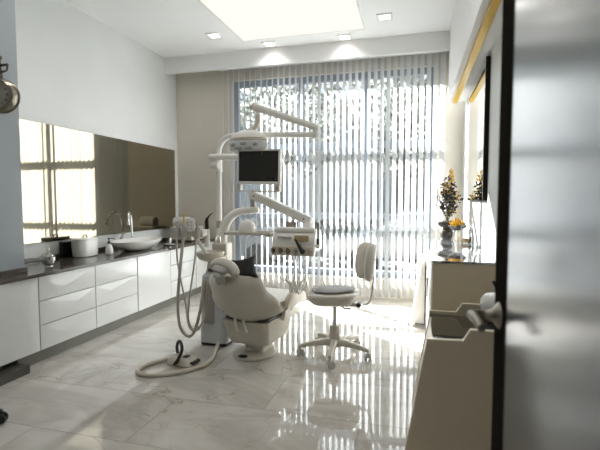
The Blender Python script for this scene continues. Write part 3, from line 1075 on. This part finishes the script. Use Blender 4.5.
# suction handpieces and their hanging hoses
SU = [(-1.965, M_hose, M_yellow, .10, 'grey suction handpiece with yellow tip hanging from the assistant holder', ((-1.965, 3.37, .97), (-1.97, 3.33, .75), (-1.99, 3.31, .45), (-1.975, 3.30, .22), (-1.91, 3.31, .115), (-1.85, 3.33, .15), (-1.80, 3.36, .36), (-1.785, 3.392, .585)), .0135),
      (-1.835, M_hose, M_greypl, .03, 'grey suction handpiece nearest the keypad on the right of the assistant holder', ((-1.835, 3.37, .97), (-1.845, 3.345, .75), (-1.89, 3.33, .45), (-1.90, 3.325, .25), (-1.85, 3.335, .17), (-1.775, 3.36, .25), (-1.755, 3.385, .45), (-1.75, 3.39, .595)), .008),
      (-2.03, M_hose, M_greypl, .025, 'short grey air syringe on the far left of the assistant holder', ((-2.03, 3.37, .97), (-2.005, 3.34, .75), (-1.93, 3.325, .42), (-1.88, 3.30, .20), (-1.80, 3.325, .18), (-1.735, 3.365, .36), (-1.725, 3.39, .58)), .0075)]
for x, mh, mt, tip, lab, pts, r in SU:
    s = thing('suction_handpiece', (x, 3.385, .97), lab, 'dental instrument', 'suction handpieces on the assistant holder')
    B().cyl((x, 3.375, .96), (x, 3.388, 1.08), .0165, .013, 14, .003).build('handle', M_greypl, s)
    B().tube([(x, 3.388, 1.075), (x, 3.39, 1.08 + tip * .7), (x + .006, 3.385, 1.08 + tip)], .0065, 8).build('tip', mt, s)
    B().tube(pts, r, 10, smooth=8).build('hose', mh, s, ang=60)

# ------------------------------------------------------------------ operating lamp
LP = Vector((-1.435, 3.60, 1.828))
la = thing('operating_lamp', LP, 'white domed operating lamp hanging from the spring arm above the monitor', 'lamp')
B().tube([(-1.37, 3.655, 2.05), (-1.372, 3.65, 1.97), (-1.40, 3.64, 1.935), (-1.425, 3.63, 1.895)], [.024, .024, .018, .018], 14, smooth=4).build('yoke', M_taupe_pl, la)
rg = []
for hx, hy, z in ((.02, .012, .085), (.07, .05, .08), (.115, .085, .062), (.14, .10, .04), (.15, .108, .012)):
    rg.append([(LP.x + hx * 1.1 * math.cos(2 * PI * k / 40), LP.y + hy * math.sin(2 * PI * k / 40), LP.z + z) for k in range(40)])
B().loft(rg[::-1]).build('dome', M_white, la, ang=60)
B().lathe([(.150, -.012), (.158, -.006), (.158, .012), (.150, .016), (.12, .016), (.12, -.012), (.15, -.012)], LP, 44, sx=1.1, sy=.75).build('band', M_taupe_pl, la)
rg = []
for hx, hy, z in ((.155, .112, -.012), (.165, .118, -.045), (.158, .112, -.085), (.145, .10, -.098)):
    rg.append([(LP.x + hx * 1.08 * math.copysign(abs(math.cos(2 * PI * k / 44)) ** .7, math.cos(2 * PI * k / 44)), LP.y + hy * math.sin(2 * PI * k / 44), LP.z + z) for k in range(44)])
B().loft(rg).build('lens_housing', M_frost, la, ang=60)
for x, z in ((-.095, -.05), (-.005, -.042), (.085, -.05), (-.055, -.078), (.045, -.078)):
    B().ell((LP.x + x, LP.y - .112 + 1.6 * (x + .005) ** 2, LP.z + z), (.036, .012, .017)).build('reflector', M_greypl, la)
for s in (-1, 1):
    B().tube([(LP.x + s * .165, LP.y - .01, LP.z - .0), (LP.x + s * .178, LP.y - .03, LP.z - .06), (LP.x + s * .165, LP.y - .05, LP.z - .112)], .009, 10, smooth=4).build('handle', M_white, la)

# ------------------------------------------------------------------ monitor
MO = Vector((-1.345, 3.55, 1.38))
MM = Matrix.Translation((-1.322, 3.56, 1.585)) @ Matrix.Rotation(R(-4), 4, 'Z') @ Matrix.Rotation(R(1.3), 4, 'Y')
mo = thing('monitor', MO, 'black screened monitor with white frame on the dental unit pole', 'monitor')
f = B()
f.box(-.205, -.190, -.022, .022, -.145, .155, .004, M=MM).box(.185, .205, -.022, .022, -.145, .155, .004, M=MM)
f.box(-.205, .205, -.022, .022, .138, .155, .004, M=MM).box(-.205, .205, -.022, .022, -.15, -.125, .004, M=MM)
f.box(-.19, .19, .012, .024, -.15, .145, .004, M=MM)
f.build('frame', M_white, mo)
B().box(-.19, .185, -.014, .012, -.125, .138, M=MM).build('screen', M_screen, mo)
B().box(-.08, .08, .022, .07, -.09, .09, .012, M=MM).box(-.03, .03, .065, .13, -.02, .10, .012, M=MM).build('rear_mount', M_greypl, mo)
f = B()
f.box(-.205, -.165, -.03, .02, -.215, -.145, .008, M=MM).box(.15, .205, -.03, .02, -.215, -.145, .008, M=MM).box(-.18, .18, -.03, -.015, -.215, -.203, .004, M=MM)
f.build('grab_handle', M_cream, mo)
B().cyl((.182, -.032, -.18), (.182, -.029, -.18), .006, None, 12, M=MM).build('power_button', M_black, mo)

# ------------------------------------------------------------------ instrument console (doctor's tray)
CO = Vector((-.985, 3.62, .89))
KM = Matrix.Translation((-.988, 3.60, .955)) @ Matrix.Rotation(R(-2), 4, 'Z')
co = thing('instrument_console', CO, 'white instrument console with handpiece row hanging from the parallel arm', 'instrument console')
B().loft([[(x, y, z) for y, z in p] for x, p in ((sx * w_, ((-.13, -.09), (.13, -.09), (.14, .02), (.10, .085), (-.05, .09), (-.11, .04), (-.13, -.02))) for sx, w_ in ((-1, .185), (1, .185)))], M=KM).build('housing', M_white, co)
B().tube([(-.175, -.07, .088), (.175, -.07, .088)], .024, 14, M=KM).build('wrist_roll', M_white, co)
B().box(.015, .135, -.146, -.118, -.03, .018, .004, M=KM @ Matrix.Rotation(R(-12), 4, 'X')).build('display', M_display, co)
kb = B()
for i in range(5):
    kb.box(-.135 + .025 * i, -.117 + .025 * i, -.142, -.118, -.01, .008, .002, M=KM @ Matrix.Rotation(R(-12), 4, 'X'))
kb.build('buttons', M_greypl, co)
B().box(-.19, .19, -.155, -.09, -.125, -.045, .012, M=KM).build('holder_bar', M_taupe_pl, co)
B().tube([(.205, -.08, -.04), (.207, -.08, .02), (.207, -.08, .155)], .008, 8, M=KM).build('grip_rod', M_darksteel, co)
B().cyl((.205, -.08, -.06), (.205, -.08, .02), .013, None, 12, .003, M=KM).build('grip', M_black, co)
B().box(.18, .215, -.095, -.065, -.05, -.03, .003, M=KM).build('rod_bracket', M_white, co)
B().box(-.11, -.02, -.01, .01, .085, .155, .006, M=KM @ Matrix.Rotation(R(-14), 4, 'X')).build('card_holder', M_card, co)
# side tray with a dome
tr = B()
tr.box(-1.66, -1.22, 3.55, 3.78, .985, .995, .004)
for a in ((-1.66, -1.22, 3.55, 3.56), (-1.66, -1.22, 3.77, 3.78), (-1.66, -1.65, 3.55, 3.78), (-1.23, -1.22, 3.55, 3.78)):
    tr.box(a[0], a[1], a[2], a[3], .985, 1.01, .003)
tr.build('side_tray', M_cream, co)
B().tube([(-1.30, 3.66, .98), (-1.22, 3.66, .985), (-1.19, 3.64, .96)], .018, 10).build('tray_arm', M_white, co)
db = B().lathe([(.07, 0), (.078, .01), (.08, .04), (.07, .085), (.045, .11), (.015, .12), (0, .121)], (-1.49, 3.68, .996), 32).build('dome_cover', M_white)
tag(db, 'white rounded dome standing on the slim side tray under the curved arm', 'cover')
bx = B().box(-1.63, -1.56, 3.62, 3.70, .996, 1.012, .003).build('tissue_pack', M_white)
tag(bx, 'small flat white pack on the left end of the side tray', 'pack')

# six handpieces in the bar
HX = [-.165, -.10, -.035, .03, .095, .16]
HL = ['leftmost of the six handpieces in the console row', 'second handpiece from the left in the console row', 'third handpiece from the left in the console row',
      'fourth handpiece from the left in the console row, with a grey end', 'black slanting handpiece, fifth from the left in the console row', 'rightmost of the six handpieces in the console row']
HC = [M_darksteel, M_darksteel, M_darksteel, M_greypl, M_black, M_greypl]
rnd = random.Random(11)
for i, x in enumerate(HX):
    p = KM @ Vector((x, -.165, -.085))
    s = thing('handpiece', p, HL[i], 'dental instrument', 'handpieces in the console row')
    B().lathe([(.010, 0), (.019, .002), (.021, .01), (.017, .016), (.009, .017), (.009, .0), (.01, 0)], KM @ Vector((x, -.153, -.085)), 18, (0, -1, .15)).build('collar', HC[i], s)
    if i == 4:
        B().tube([p + Vector((.002, -.005, -.01)), p + Vector((-.03, -.01, .055)), p + Vector((-.06, -.01, .105))], [.016, .015, .006], 12).build('body', M_black, s)
    else:
        B().tube([p + Vector((0, .0, -.022)), p + Vector((0, -.012, .005)), p + Vector((.0, -.02, .028))], [.008, .012, .009], 12).build('body', M_darksteel if i < 3 else M_greypl, s)
    q = Vector((-.985 + .012 * (i - 2.5), 3.45 + .012 * i, .52 - .012 * (i % 3)))
    e = KM @ Vector((x * .5 + .02, .06, -.085))
    pts = [p + Vector((0, 0, -.02)), p + Vector((.005, -.01, -.07)), p.lerp(q, .5) + Vector((0.01 * (i - 3), -.02, -.03)), q + Vector((-.01, 0, .08)), q + Vector((0, 0.01, .0)), q + Vector((.02, .04, .02)), q.lerp(e, .4) + Vector((.03, .03, -.05)), e.lerp(q, .1), e]
    B().tube(pts, .0042, 8, smooth=6).build('hose', M_hose, s, ang=60)

# ------------------------------------------------------------------ foot control with its floor hose
FC = Vector((-1.765, 3.0, 0))
FM = Matrix.Translation(FC) @ Matrix.Rotation(R(-8), 4, 'Z')
fc = thing('foot_control', FC, 'foot control with black hoop handle and looping pale hose on the marble floor', 'foot control')
B().loft([rrect(0, 0, .12, .075, .05, .002), rrect(0, 0, .125, .08, .05, .012), rrect(-.01, 0, .115, .07, .05, .04), rrect(-.025, 0, .075, .05, .04, .058)], M=FM).build('body', M_cream, fc)
B().box(.02, .125, -.05, .055, .032, .052, .01, M=FM @ Matrix.Rotation(R(7), 4, 'Y')).build('pedal', M_black, fc)
B().box(.0, .05, -.02, .03, .05, .064, .006, M=FM).build('switch', M_black, fc)
B().tube([(-.085, .05, .03), (-.09, .035, .10), (-.055, 0.01, .165), (-.005, -.025, .18), (.028, -.05, .13), (.01, -.078, .06), (-.02, -.085, .018)], .0125, 10, smooth=8, M=FM).build('hoop_handle', M_black, fc)
hz = .0175
B().tube([(-1.875, 3.03, .025), (-1.95, 2.96, hz), (-2.01, 2.83, hz), (-1.985, 2.72, hz), (-1.90, 2.69, hz), (-1.78, 2.725, hz), (-1.66, 2.82, hz), (-1.57, 2.97, hz), (-1.575, 3.12, hz), (-1.63, 3.28, hz), (-1.66, 3.40, .03), (-1.665, 3.46, .045)], .0165, 12, smooth=8).build('hose', M_palehose, fc, ang=60)

# ------------------------------------------------------------------ operator's stool
SC = Vector((-.635, 3.50, 0))
so = thing('operator_stool', SC, 'white wheeled stool with saddle seat and split padded backrest', 'stool')
legs_a = [R(a) for a in (273, 345, 57, 129, 201)]
B().lathe([(0, .08), (.055, .08), (.062, .10), (.05, .15), (.043, .245), (.036, .255), (0, .255)], SC, 28).build('hub', M_cream, so)
for a in legs_a:
    dr = Vector((math.cos(a), math.sin(a), 0))
    sn = Vector((-dr.y, dr.x, 0))
    rg = []
    for r, z, hw, hh in ((.02, .115, .032, .035), (.10, .115, .028, .028), (.2, .105, .022, .021), (.285, .09, .018, .017), (.305, .086, .012, .012)):
        rg.append([SC + dr * r + sn * (hw * math.copysign(abs(math.cos(q)) ** .6, math.cos(q))) + Vector((0, 0, z + hh * math.copysign(abs(math.sin(q)) ** .6, math.sin(q)))) for q in [2 * PI * k / 14 for k in range(14)]])
    lg = B().loft(rg).build('base_leg', M_cream, so, ang=60)
    ca_ = SC + dr * .295
    sw = a + 1.9
    wd = Vector((math.cos(sw), math.sin(sw), 0))
    wx = Vector((-wd.y, wd.x, 0))
    cc_ = ca_ + wd * .012 + Vector((0, 0, .031))
    cs = B()
    for s in (-1, 1):
        cs.cyl(cc_ + wx * (s * .008), cc_ + wx * (s * .026), .0305, None, 20, .004)
    cs.cyl(cc_ - wx * .01, cc_ + wx * .01, .012)
    cs.cyl(ca_ + Vector((0, 0, .055)), ca_ + Vector((0, 0, .085)), .010)
    cs.box(ca_.x - .014, ca_.x + .014, ca_.y - .014, ca_.y + .014, .05, .068, .006)
    cs.build('caster', M_caster, so)
B().cyl(SC + Vector((0, 0, .24)), SC + Vector((0, 0, .445)), .0165, None, 18).build('gas_lift', M_chrome, so)
mech = B().box(-.09, .12, -.07, .07, .43, .458, .01, M=Matrix.Translation(SC))
mech.box(.10, .22, -.03, .03, .425, .452, .012, M=Matrix.Translation(SC))
mech.build('mechanism', M_cream, so)
B().tube([SC + Vector(p) for p in ((.06, -.06, .44), (.10, -.13, .435), (.15, -.16, .44))], .007, 8, smooth=3).build('height_lever', M_darksteel, so)
B().cyl(SC + Vector((.2, -.035, .44)), SC + Vector((.2, .035, .44)), .02, None, 14, .003).build('tilt_knob', M_black, so)
# saddle seat
rg = []
for k in range(17):
    u = -1 + 2 * k / 16
    hw = .215 * (1 - abs(u) ** 3.2) ** .42 + .002
    ring = []
    for q in range(28):
        a = 2 * PI * q / 28
        c, s = math.cos(a), math.sin(a)
        x_ = math.copysign(abs(c) ** .75, c)
        th = (.08 if s < 0 else .04) * (1 - abs(u) ** 4) ** .5 + .001
        z = .505 + th * math.copysign(abs(s) ** .7, s) + .012 * u + .012 * abs(x_) ** 3
        ring.append((SC.x - .01 + u * .225 * (1 - .12 * max(0, -s)), SC.y + hw * x_ * .95 * (1 - .15 * max(0, -s)), z))
    rg.append(ring)
B().loft(rg).build('seat', M_uphol, so, ang=60)
rg = []
for r_, z in ((.175, .547), (.185, .553), (.18, .562), (.13, .569), (.05, .572)):
    rg.append([(SC.x - .015 + r_ * math.cos(2 * PI * k / 36), SC.y + r_ * .85 * math.sin(2 * PI * k / 36), z + .01 * math.cos(2 * PI * k / 36) * r_ / .18) for k in range(36)])
B().loft(rg).build('seat_pad', M_greyuph, so, ang=60)
# back support on a bent chrome bar
B().tube([SC + Vector(p) for p in ((.19, 0, .44), (.255, .005, .442), (.29, .01, .475), (.305, .01, .56), (.315, .01, .68), (.305, .0, .78))], .0085, 10, smooth=6).build('back_bar', M_chrome, so)
BKM = Matrix.Translation(SC + Vector((.268, .0, .80))) @ Matrix.Rotation(R(28), 4, 'Z') @ Matrix.Rotation(R(7), 4, 'Y')
for s in (-1, 1):
    b = B().ell((0, s * .066, 0), (.046, .074, .155), .7, .85, 22, 16)
    for v in b.bm.verts:
        v.co.x += -.9 * (v.co.y) ** 2 * 2.2 + .35 * v.co.z ** 2
        v.co.y *= 1 - .8 * max(0, v.co.z) ** 1.2
    b.build('back_pad', M_uphol, so, ang=70, M=BKM)
B().box(.02, .05, -.04, .04, -.10, .02, .01, M=BKM).build('back_plate', M_cream, so)

# ------------------------------------------------------------------ right side: long sideboard with mirrored top
ds = thing('sideboard', (.34, 4.32, 0), 'long taupe sideboard with mirror bright glass top along the right wall', 'sideboard')
B().box(.135, .553, 3.20, 5.44, .02, .852, .003).build('body', M_taupe, ds)
B().box(.128, .556, 3.185, 3.20, .0, .852, .002).build('end_panel', M_taupe, ds)
B().box(.118, .558, 3.18, 5.45, .853, .868, .0015).build('glass_top', M_deskglass, ds)
for k in range(3):
    y0 = 3.23 + k * .735
    dr = B().box(.120, .134, y0, y0 + .725, .03, .84, .002).build('door', M_white, ds)
    B().box(.108, .120, y0 + .66, y0 + .675, .45, .62, .003).build('handle', M_steel, dr)

# near bench with dark glass shelf between two stepped, flared end panels
nb_ = thing('bench_cabinet', (.28, 2.48, 0), 'low taupe cabinet with black glass top and flared stepped end panels, before the sideboard', 'cabinet')
PAN = [(-.037, 0), (.066, .610), (.235, .614), (.268, .672), (.553, .672), (.553, 0)]
B().prism(PAN, 'y', 2.19, 2.22, .003).build('end_panel', M_taupe, nb_)
B().prism([(-.005, 0), (.098, .612), (.25, .612), (.286, .668), (.553, .668), (.553, 0)], 'y', 2.76, 2.785, .003).build('end_panel', M_taupe, nb_)
B().prism([(-.0, .02), (.10, .586), (.55, .586), (.55, .02)], 'y', 2.221, 2.759).build('body', M_taupe, nb_)
B().box(.095, .552, 2.221, 2.759, .5865, .5915).build('glass_top', M_blackglass, nb_)

# white flared stand against the sideboard further back
fs = thing('side_stand', (.05, 4.9, 0), 'white stand with one slanting side against the sideboard by the window', 'stand')
B().prism([(-.012, .025), (.075, .674), (.106, .674), (.106, .025)], 'y', 4.55, 5.18, .004).build('body', M_white, fs)
b = B()
for y in (4.6, 5.13):
    b.cyl((.02, y, 0), (.02, y, .03), .012)
    b.cyl((.09, y, 0), (.09, y, .03), .012)
b.build('feet', M_steel, fs)

# apple ornament
ap = (.464, 2.67)
a = thing('apple_ornament', (ap[0], ap[1], .5915), 'white glossy apple ornament with dark stem on the black glass top', 'ornament')
B().lathe([(0, .012), (.03, .0), (.05, .006), (.078, .045), (.092, .095), (.087, .135), (.062, .164), (.032, .169), (.012, .156), (0, .15)], (ap[0], ap[1], .5915), 36).build('apple', M_ceramic, a, ang=70)
B().tube([(ap[0], ap[1], .753), (ap[0] - .005, ap[1], .793), (ap[0] - .022, ap[1], .833)], [.008, .007, .010], 8).build('stem', M_black, a)

# dark round vase with plant
rnd = random.Random(5)


def leafs(b, c, rx, rz, n, size, rnd, up=.3):
    for _ in range(n):
        while True:
            p = Vector((rnd.uniform(-1, 1), rnd.uniform(-1, 1), rnd.uniform(-1, 1)))
            if p.length < 1:
                break
        p = Vector((c[0] + p.x * rx, c[1] + p.y * rx, c[2] + p.z * rz))
        d = Vector((rnd.gauss(0, 1), rnd.gauss(0, 1), rnd.gauss(up, .7))).normalized()
        s = d.cross(Vector((rnd.gauss(0, 1), rnd.gauss(0, 1), rnd.gauss(0, 1)))).normalized()
        nn = d.cross(s)
        L_ = size * rnd.uniform(.6, 1.25)
        W = L_ * .28
        V = [b.bm.verts.new(q) for q in (p, p + d * L_ * .45 + s * W + nn * L_ * .06, p + d * L_, p + d * L_ * .45 - s * W + nn * L_ * .06)]
        b.bm.faces.new(V)


vc = (.345, 4.98)
v = thing('potted_plant', (vc[0], vc[1], .868), 'dark leaved plant with yellow sprigs in a dark round stacked pot on the sideboard', 'plant')
B().lathe([(0, 0), (.05, 0), (.075, .025), (.082, .06), (.072, .095), (.045, .112), (.05, .122), (.085, .135), (.105, .165), (.10, .19), (.075, .20), (.07, .185), (0, .18)], (vc[0], vc[1], .8685), 32).build('pot', M_pot, v)
b = B()
for k in range(9):
    a_ = k * 2.4
    r = .03 + .09 * rnd.random()
    b.tube([(vc[0], vc[1], 1.05), (vc[0] + r * .4 * math.cos(a_), vc[1] + r * .4 * math.sin(a_), 1.18), (vc[0] + r * math.cos(a_), vc[1] + r * math.sin(a_), 1.30 + .14 * rnd.random())], .004, 5, smooth=3)
b.build('stems', M_trunk, v)
b = B()
leafs(b, (vc[0], vc[1], 1.26), .12, .15, 330, .05, rnd)
leafs(b, (vc[0], vc[1], 1.42), .07, .12, 110, .045, rnd, .8)
o = b.build('foliage', M_leaf, v)
b = B()
leafs(b, (vc[0] + .0, vc[1], 1.36), .12, .10, 130, .03, rnd)
leafs(b, (vc[0] + .035, vc[1], 1.52), .025, .11, 90, .035, rnd, 1.2)
leafs(b, (vc[0] - .05, vc[1], 1.44), .03, .07, 70, .03, rnd)
leafs(b, (vc[0], vc[1], 1.22), .14, .10, 40, .03, rnd, -.5)
b.build('yellow_sprigs', M_petal, v)['kind'] = 'stuff'

yc = (.425, 4.72)
y_ = thing('flower_bowl', (yc[0], yc[1], .868), 'small dish of yellow flowers raised on three splayed legs on the sideboard', 'flower dish')
B().lathe([(0, .115), (.05, .118), (.085, .15), (.098, .165), (.09, .163), (.045, .128), (0, .125)], (yc[0], yc[1], .8685), 28).build('bowl', M_pot, y_)
for k in range(3):
    a_ = R(90 + 120 * k)
    B().tube([(yc[0] + .03 * math.cos(a_), yc[1] + .03 * math.sin(a_), .992), (yc[0] + .06 * math.cos(a_), yc[1] + .06 * math.sin(a_), .8755)], [.010, .006], 8).build('leg', M_white, y_)
b = B()
leafs(b, (yc[0], yc[1], 1.045), .075, .04, 230, .035, rnd)
b.build('flowers', M_petal, y_)['kind'] = 'stuff'

gc = (.492, 4.58)
g_ = thing('glass_goblet', (gc[0], gc[1], .868), 'clear tall glass with amber base right of the flower dish', 'glass')
B().lathe([(.045, 0), (.05, .004), (.06, .03), (.05, .055), (.03, .07), (.035, .09), (.05, .13), (.052, .16), (.045, .185), (.043, .185), (.049, .16), (.047, .13), (.03, .09)], (gc[0], gc[1], .8685), 28).build('goblet', M_clearglass, g_)
B().lathe([(0, .004), (.044, .004), (.054, .03), (.046, .048), (0, .05)], (gc[0], gc[1], .8685), 24).build('amber_fill', M_amber, g_)
tag(B().tube([(.455, 3.56, .874), (.528, 3.86, .877)], .006, 8).build('pen', M_white), 'slim white pen lying on the mirrored sideboard top near the door', 'pen')

# framed mirror on the right wall
m2 = thing('framed_mirror', (.55, 4.28, 1.30), 'tall frameless mirror with dark backing on the right wall above the sideboard', 'mirror')
B().box(.521, .5245, 3.745, 4.81, 1.295, 2.435, .001).build('glass', M_mirror2, m2)
f = B().box(.525, .559, 3.742, 4.813, 1.292, 2.438, .002)
f.build('backing_frame', M_dooredge, m2)

# ------------------------------------------------------------------ open door leaf on the right with lever handles
DX, DT = .30, .042
dr = bpy.data.objects.new('door_1', None)
COL.objects.link(dr)
dr.location = (DX, 1.25, 0)
ORG['door_1'] = Vector(dr.location)
struct(dr, 'grey glossy door leaf standing open on the right with dark edge band')
B().box(DX, DX + DT, .70, 1.56, .008, 2.75, .002).build('door_leaf', M_door, dr)
B().box(DX - .004, DX + DT + .004, 1.56, 1.748, .008, 2.75, .003).build('door_band', M_dooredge, dr)
hy, hz_ = 1.645, .888
hd = B()
for s in (-1, 1):
    xs = DX - .004 if s < 0 else DX + DT + .004
    hd.lathe([(0, 0), (.046, 0), (.046, .007), (.034, .014), (.024, .024), (.019, .034), (.015, .05), (0, .05)], (xs, hy, hz_), 28, (s, 0, 0))
    xe = xs + s * .082
    hd.tube([(xs + s * .04, hy, hz_), (xe - s * .014, hy, hz_), (xe + s * .012, hy - .012, hz_), (xe + s * .001, hy - .06, hz_ - .006), (xe - s * .006, hy - .125, hz_ - .016)], [.015, .016, .018, .016, .014], 14)
hd.build('lever_handle', M_nickel, dr, ang=60)
b = B()
for z in (.25, 1.35, 2.45):
    b.cyl((DX + .05, .70, z - .05), (DX + .05, .70, z + .05), .009, None, 12)
b.build('hinges', M_steel, dr)
struct(B().box(DX - .02, XR, .56, .68, 0, ZC).build('wall_stub', M_wall))

# ------------------------------------------------------------------ rolling stool at the left edge (only one black caster reaches into the frame)
RS = Vector((-2.52, 1.80, 0))
rs = thing('rolling_stool', RS, 'black castered stool at the left edge, mostly out of the picture', 'stool')
B().cyl(RS + Vector((0, 0, .08)), RS + Vector((0, 0, .40)), .025, None, 18).build('column', M_chrome, rs)
B().lathe([(0, 0), (.16, 0), (.18, .02), (.18, .06), (.15, .08), (0, .085)], RS + Vector((0, 0, .40)), 30).build('seat', M_black, rs)
for k in range(5):
    a_ = R(26 + 72 * k)
    dd = Vector((math.cos(a_), math.sin(a_), 0))
    B().tube([RS + dd * .02 + Vector((0, 0, .095)), RS + dd * .225 + Vector((0, 0, .075))], [.022, .014], 10).build('base_leg', M_black, rs)
    c = RS + dd * .232 + Vector((0, 0, .0315))
    wv = Vector((-dd.y, dd.x, 0))
    cs = B()
    for s in (-1, 1):
        cs.cyl(c + wv * (s * .007), c + wv * (s * .024), .031, None, 20, .004)
    cs.cyl(c - wv * .008, c + wv * .008, .014)
    cs.cyl(c + Vector((0, 0, .0)), c + Vector((0, 0, .05)), .009)
    cs.build('caster', M_black, rs)

# ------------------------------------------------------------------ outside: pavement, hedge, trees, car, buildings
struct(B().box(-22, 14, 5.95, 40, -.45, -.25).build('pavement', M_ground))
rnd = random.Random(21)


def tree(x, y, h, r, n, label, size=.22):
    t = thing('tree', (x, y, -.25), label, 'tree', 'trees outside the window')
    b = B()
    b.tube([(x, y, -.25), (x + .05, y, h * .35), (x - .05, y, h * .75)], [.13, .09, .04], 10, smooth=4)
    for k in range(7):
        a_ = k * 2.4
        z = h * (.3 + .07 * k)
        b.tube([(x, y, z), (x + r * .5 * math.cos(a_), y + r * .5 * math.sin(a_), z + r * .35), (x + r * .8 * math.cos(a_), y + r * .8 * math.sin(a_), z + r * .75)], [.045, .03, .012], 6, smooth=3)
    b.build('trunk', M_trunk, t)
    b = B()
    leafs(b, (x, y, h * .66), r, h * .36, n, size, rnd)
    b.build('foliage', M_tree, t)


tree(-6.3, 13.5, 5.8, 1.3, 900, 'leftmost pale tree outside the window')
tree(-3.3, 12.2, 6.2, 1.4, 1100, 'pale tree outside behind the hanging lamp arm')
tree(-.4, 12.4, 6.0, 1.3, 1000, 'pale tree outside between the two window mullions')
tree(2.4, 13.6, 6.4, 1.3, 1000, 'rightmost pale tree outside behind the right window pane')
for i_, x_ in enumerate((-10.2, -5.4, -.7, 4.0)):
    tree(x_, 17.2, 9.0, 2.15, 1700, ['far tall tree, leftmost of the back row outside', 'far tall tree outside behind the lamp arm', 'far tall tree outside behind the middle window pane', 'far tall tree outside behind the right window pane'][i_], .26)
b = B()
leafs(b, (-3.5, 13.8, .35), .5, .45, 100, .16, rnd)
for k in range(14):
    leafs(b, (-9 + .85 * k, 14.6, .35), .55, .5, 130, .16, rnd)
o = b.build('hedge', M_hedge)
o['kind'] = 'stuff'
o['label'] = 'pale clipped hedge along the street outside'

bl = thing('building', (-3, 22, -.25), 'pale building with rows of windows across the street', 'building')
B().box(-14, 7, 20, 26, -.25, 5.6).build('wall', M_facade, bl)
B().box(-14.2, 7.2, 19.8, 26.2, 5.6, 5.9).build('roof', M_facade, bl)
for r in range(2):
    for k in range(9):
        x = -13 + 2.2 * k
        wn = B().box(x, x + 1.4, 19.94, 20.02, .7 + 2.6 * r, 2.2 + 2.6 * r, .02).build('window', M_facadewin, bl)


def car(x, y, label, m):
    c = thing('parked_car', (x, y, -.25), label, 'car', 'cars parked in the street')
    z = -.25
    body = [(-2.1, .35), (-2.05, .75), (-1.2, .9), (-.6, 1.38), (.75, 1.42), (1.35, .98), (2.0, .92), (2.12, .55), (2.08, .32)]
    B().prism([(x + u, z + w) for u, w in body], 'y', y - .82, y + .82, .06).build('body', m, c, ang=30)
    B().prism([(x + u, z + w) for u, w in [(-1.05, .93), (-.56, 1.32), (.7, 1.35), (1.2, .98)]], 'y', y - .835, y + .835, .01).build('windows', M_facadewin, c)
    for u in (-1.3, 1.35):
        for s in (-1, 1):
            B().cyl((x + u, y + s * .62, z + .31), (x + u, y + s * .84, z + .31), .31, None, 24, .03).build('wheel', M_rubber, c)


car(-4.6, 9.4, 'white car parked outside beyond the dental unit', M_carpaint)
car(.3, 9.4, 'white car parked outside beyond the stool', M_carpaint)

# ------------------------------------------------------------------ light
wd = bpy.data.worlds.new('sky')
scene.world = wd
wd.use_nodes = True
nt = wd.node_tree
bg = nt.nodes['Background']
tcn = nt.nodes.new('ShaderNodeTexCoord')
sep = nt.nodes.new('ShaderNodeSeparateXYZ')
nt.links.new(tcn.outputs['Generated'], sep.inputs[0])
rmp = nt.nodes.new('ShaderNodeValToRGB')
rmp.color_ramp.elements[0].position = 0.0
rmp.color_ramp.elements[0].color = (.90, .95, 1.0, 1)
rmp.color_ramp.elements[1].position = .6
rmp.color_ramp.elements[1].color = (.62, .80, 1.0, 1)
nt.links.new(sep.outputs['Z'], rmp.inputs['Fac'])
nt.links.new(rmp.outputs['Color'], bg.inputs['Color'])
bg.inputs['Strength'].default_value = SKY

sd_l = bpy.data.lights.new('sun', 'SUN')
sd_l.energy = SUN
sd_l.angle = R(.6)
sd_l.color = (.99, .995, 1)
so_ = bpy.data.objects.new('sun', sd_l)
COL.objects.link(so_)
el, az = R(SUN_EL), R(SUN_AZ)
dirv = Vector((math.sin(az) * math.cos(el), -math.cos(az) * math.cos(el), -math.sin(el)))
so_.rotation_euler = dirv.to_track_quat('-Z', 'Y').to_euler()
so_.location = (-8, 10, 8)

# skylight entering through the window (sampled as a portal)
pl = bpy.data.lights.new('window_portal', 'AREA')
pl.shape = 'RECTANGLE'
pl.size, pl.size_y = WX1 - WX0, WZ1 - WZ0
pl.cycles.is_portal = True
po = bpy.data.objects.new('window_portal', pl)
COL.objects.link(po)
po.location = ((WX0 + WX1) / 2, YB + .22, (WZ0 + WZ1) / 2)
po.rotation_euler = (R(-90), 0, 0)

# ------------------------------------------------------------------ camera and view
cam = bpy.data.cameras.new('camera')
cam.sensor_width = 36
cam.lens = 430 / 600 * 36
cam.clip_start = .02
cam.dof.use_dof = True
cam.dof.focus_distance = 4.0
cam.dof.aperture_fstop = 1.6
co_ = bpy.data.objects.new('camera', cam)
COL.objects.link(co_)
co_.location = (0, 0, 1.3)
co_.rotation_euler = (R(90 - 3.35), 0, R(15))
scene.camera = co_
vs = scene.view_settings
vs.view_transform = 'Standard'
vs.look = 'None'
vs.exposure = EXPO
vs.gamma = 1
vs.use_curve_mapping = False
scene.cycles.max_bounces = 10
scene.cycles.diffuse_bounces = 5
scene.cycles.glossy_bounces = 5
scene.cycles.transparent_max_bounces = 16
scene.cycles.transmission_bounces = 6
scene.cycles.sample_clamp_indirect = 6
scene.cycles.use_denoising = True
scene.cycles.caustics_reflective = False
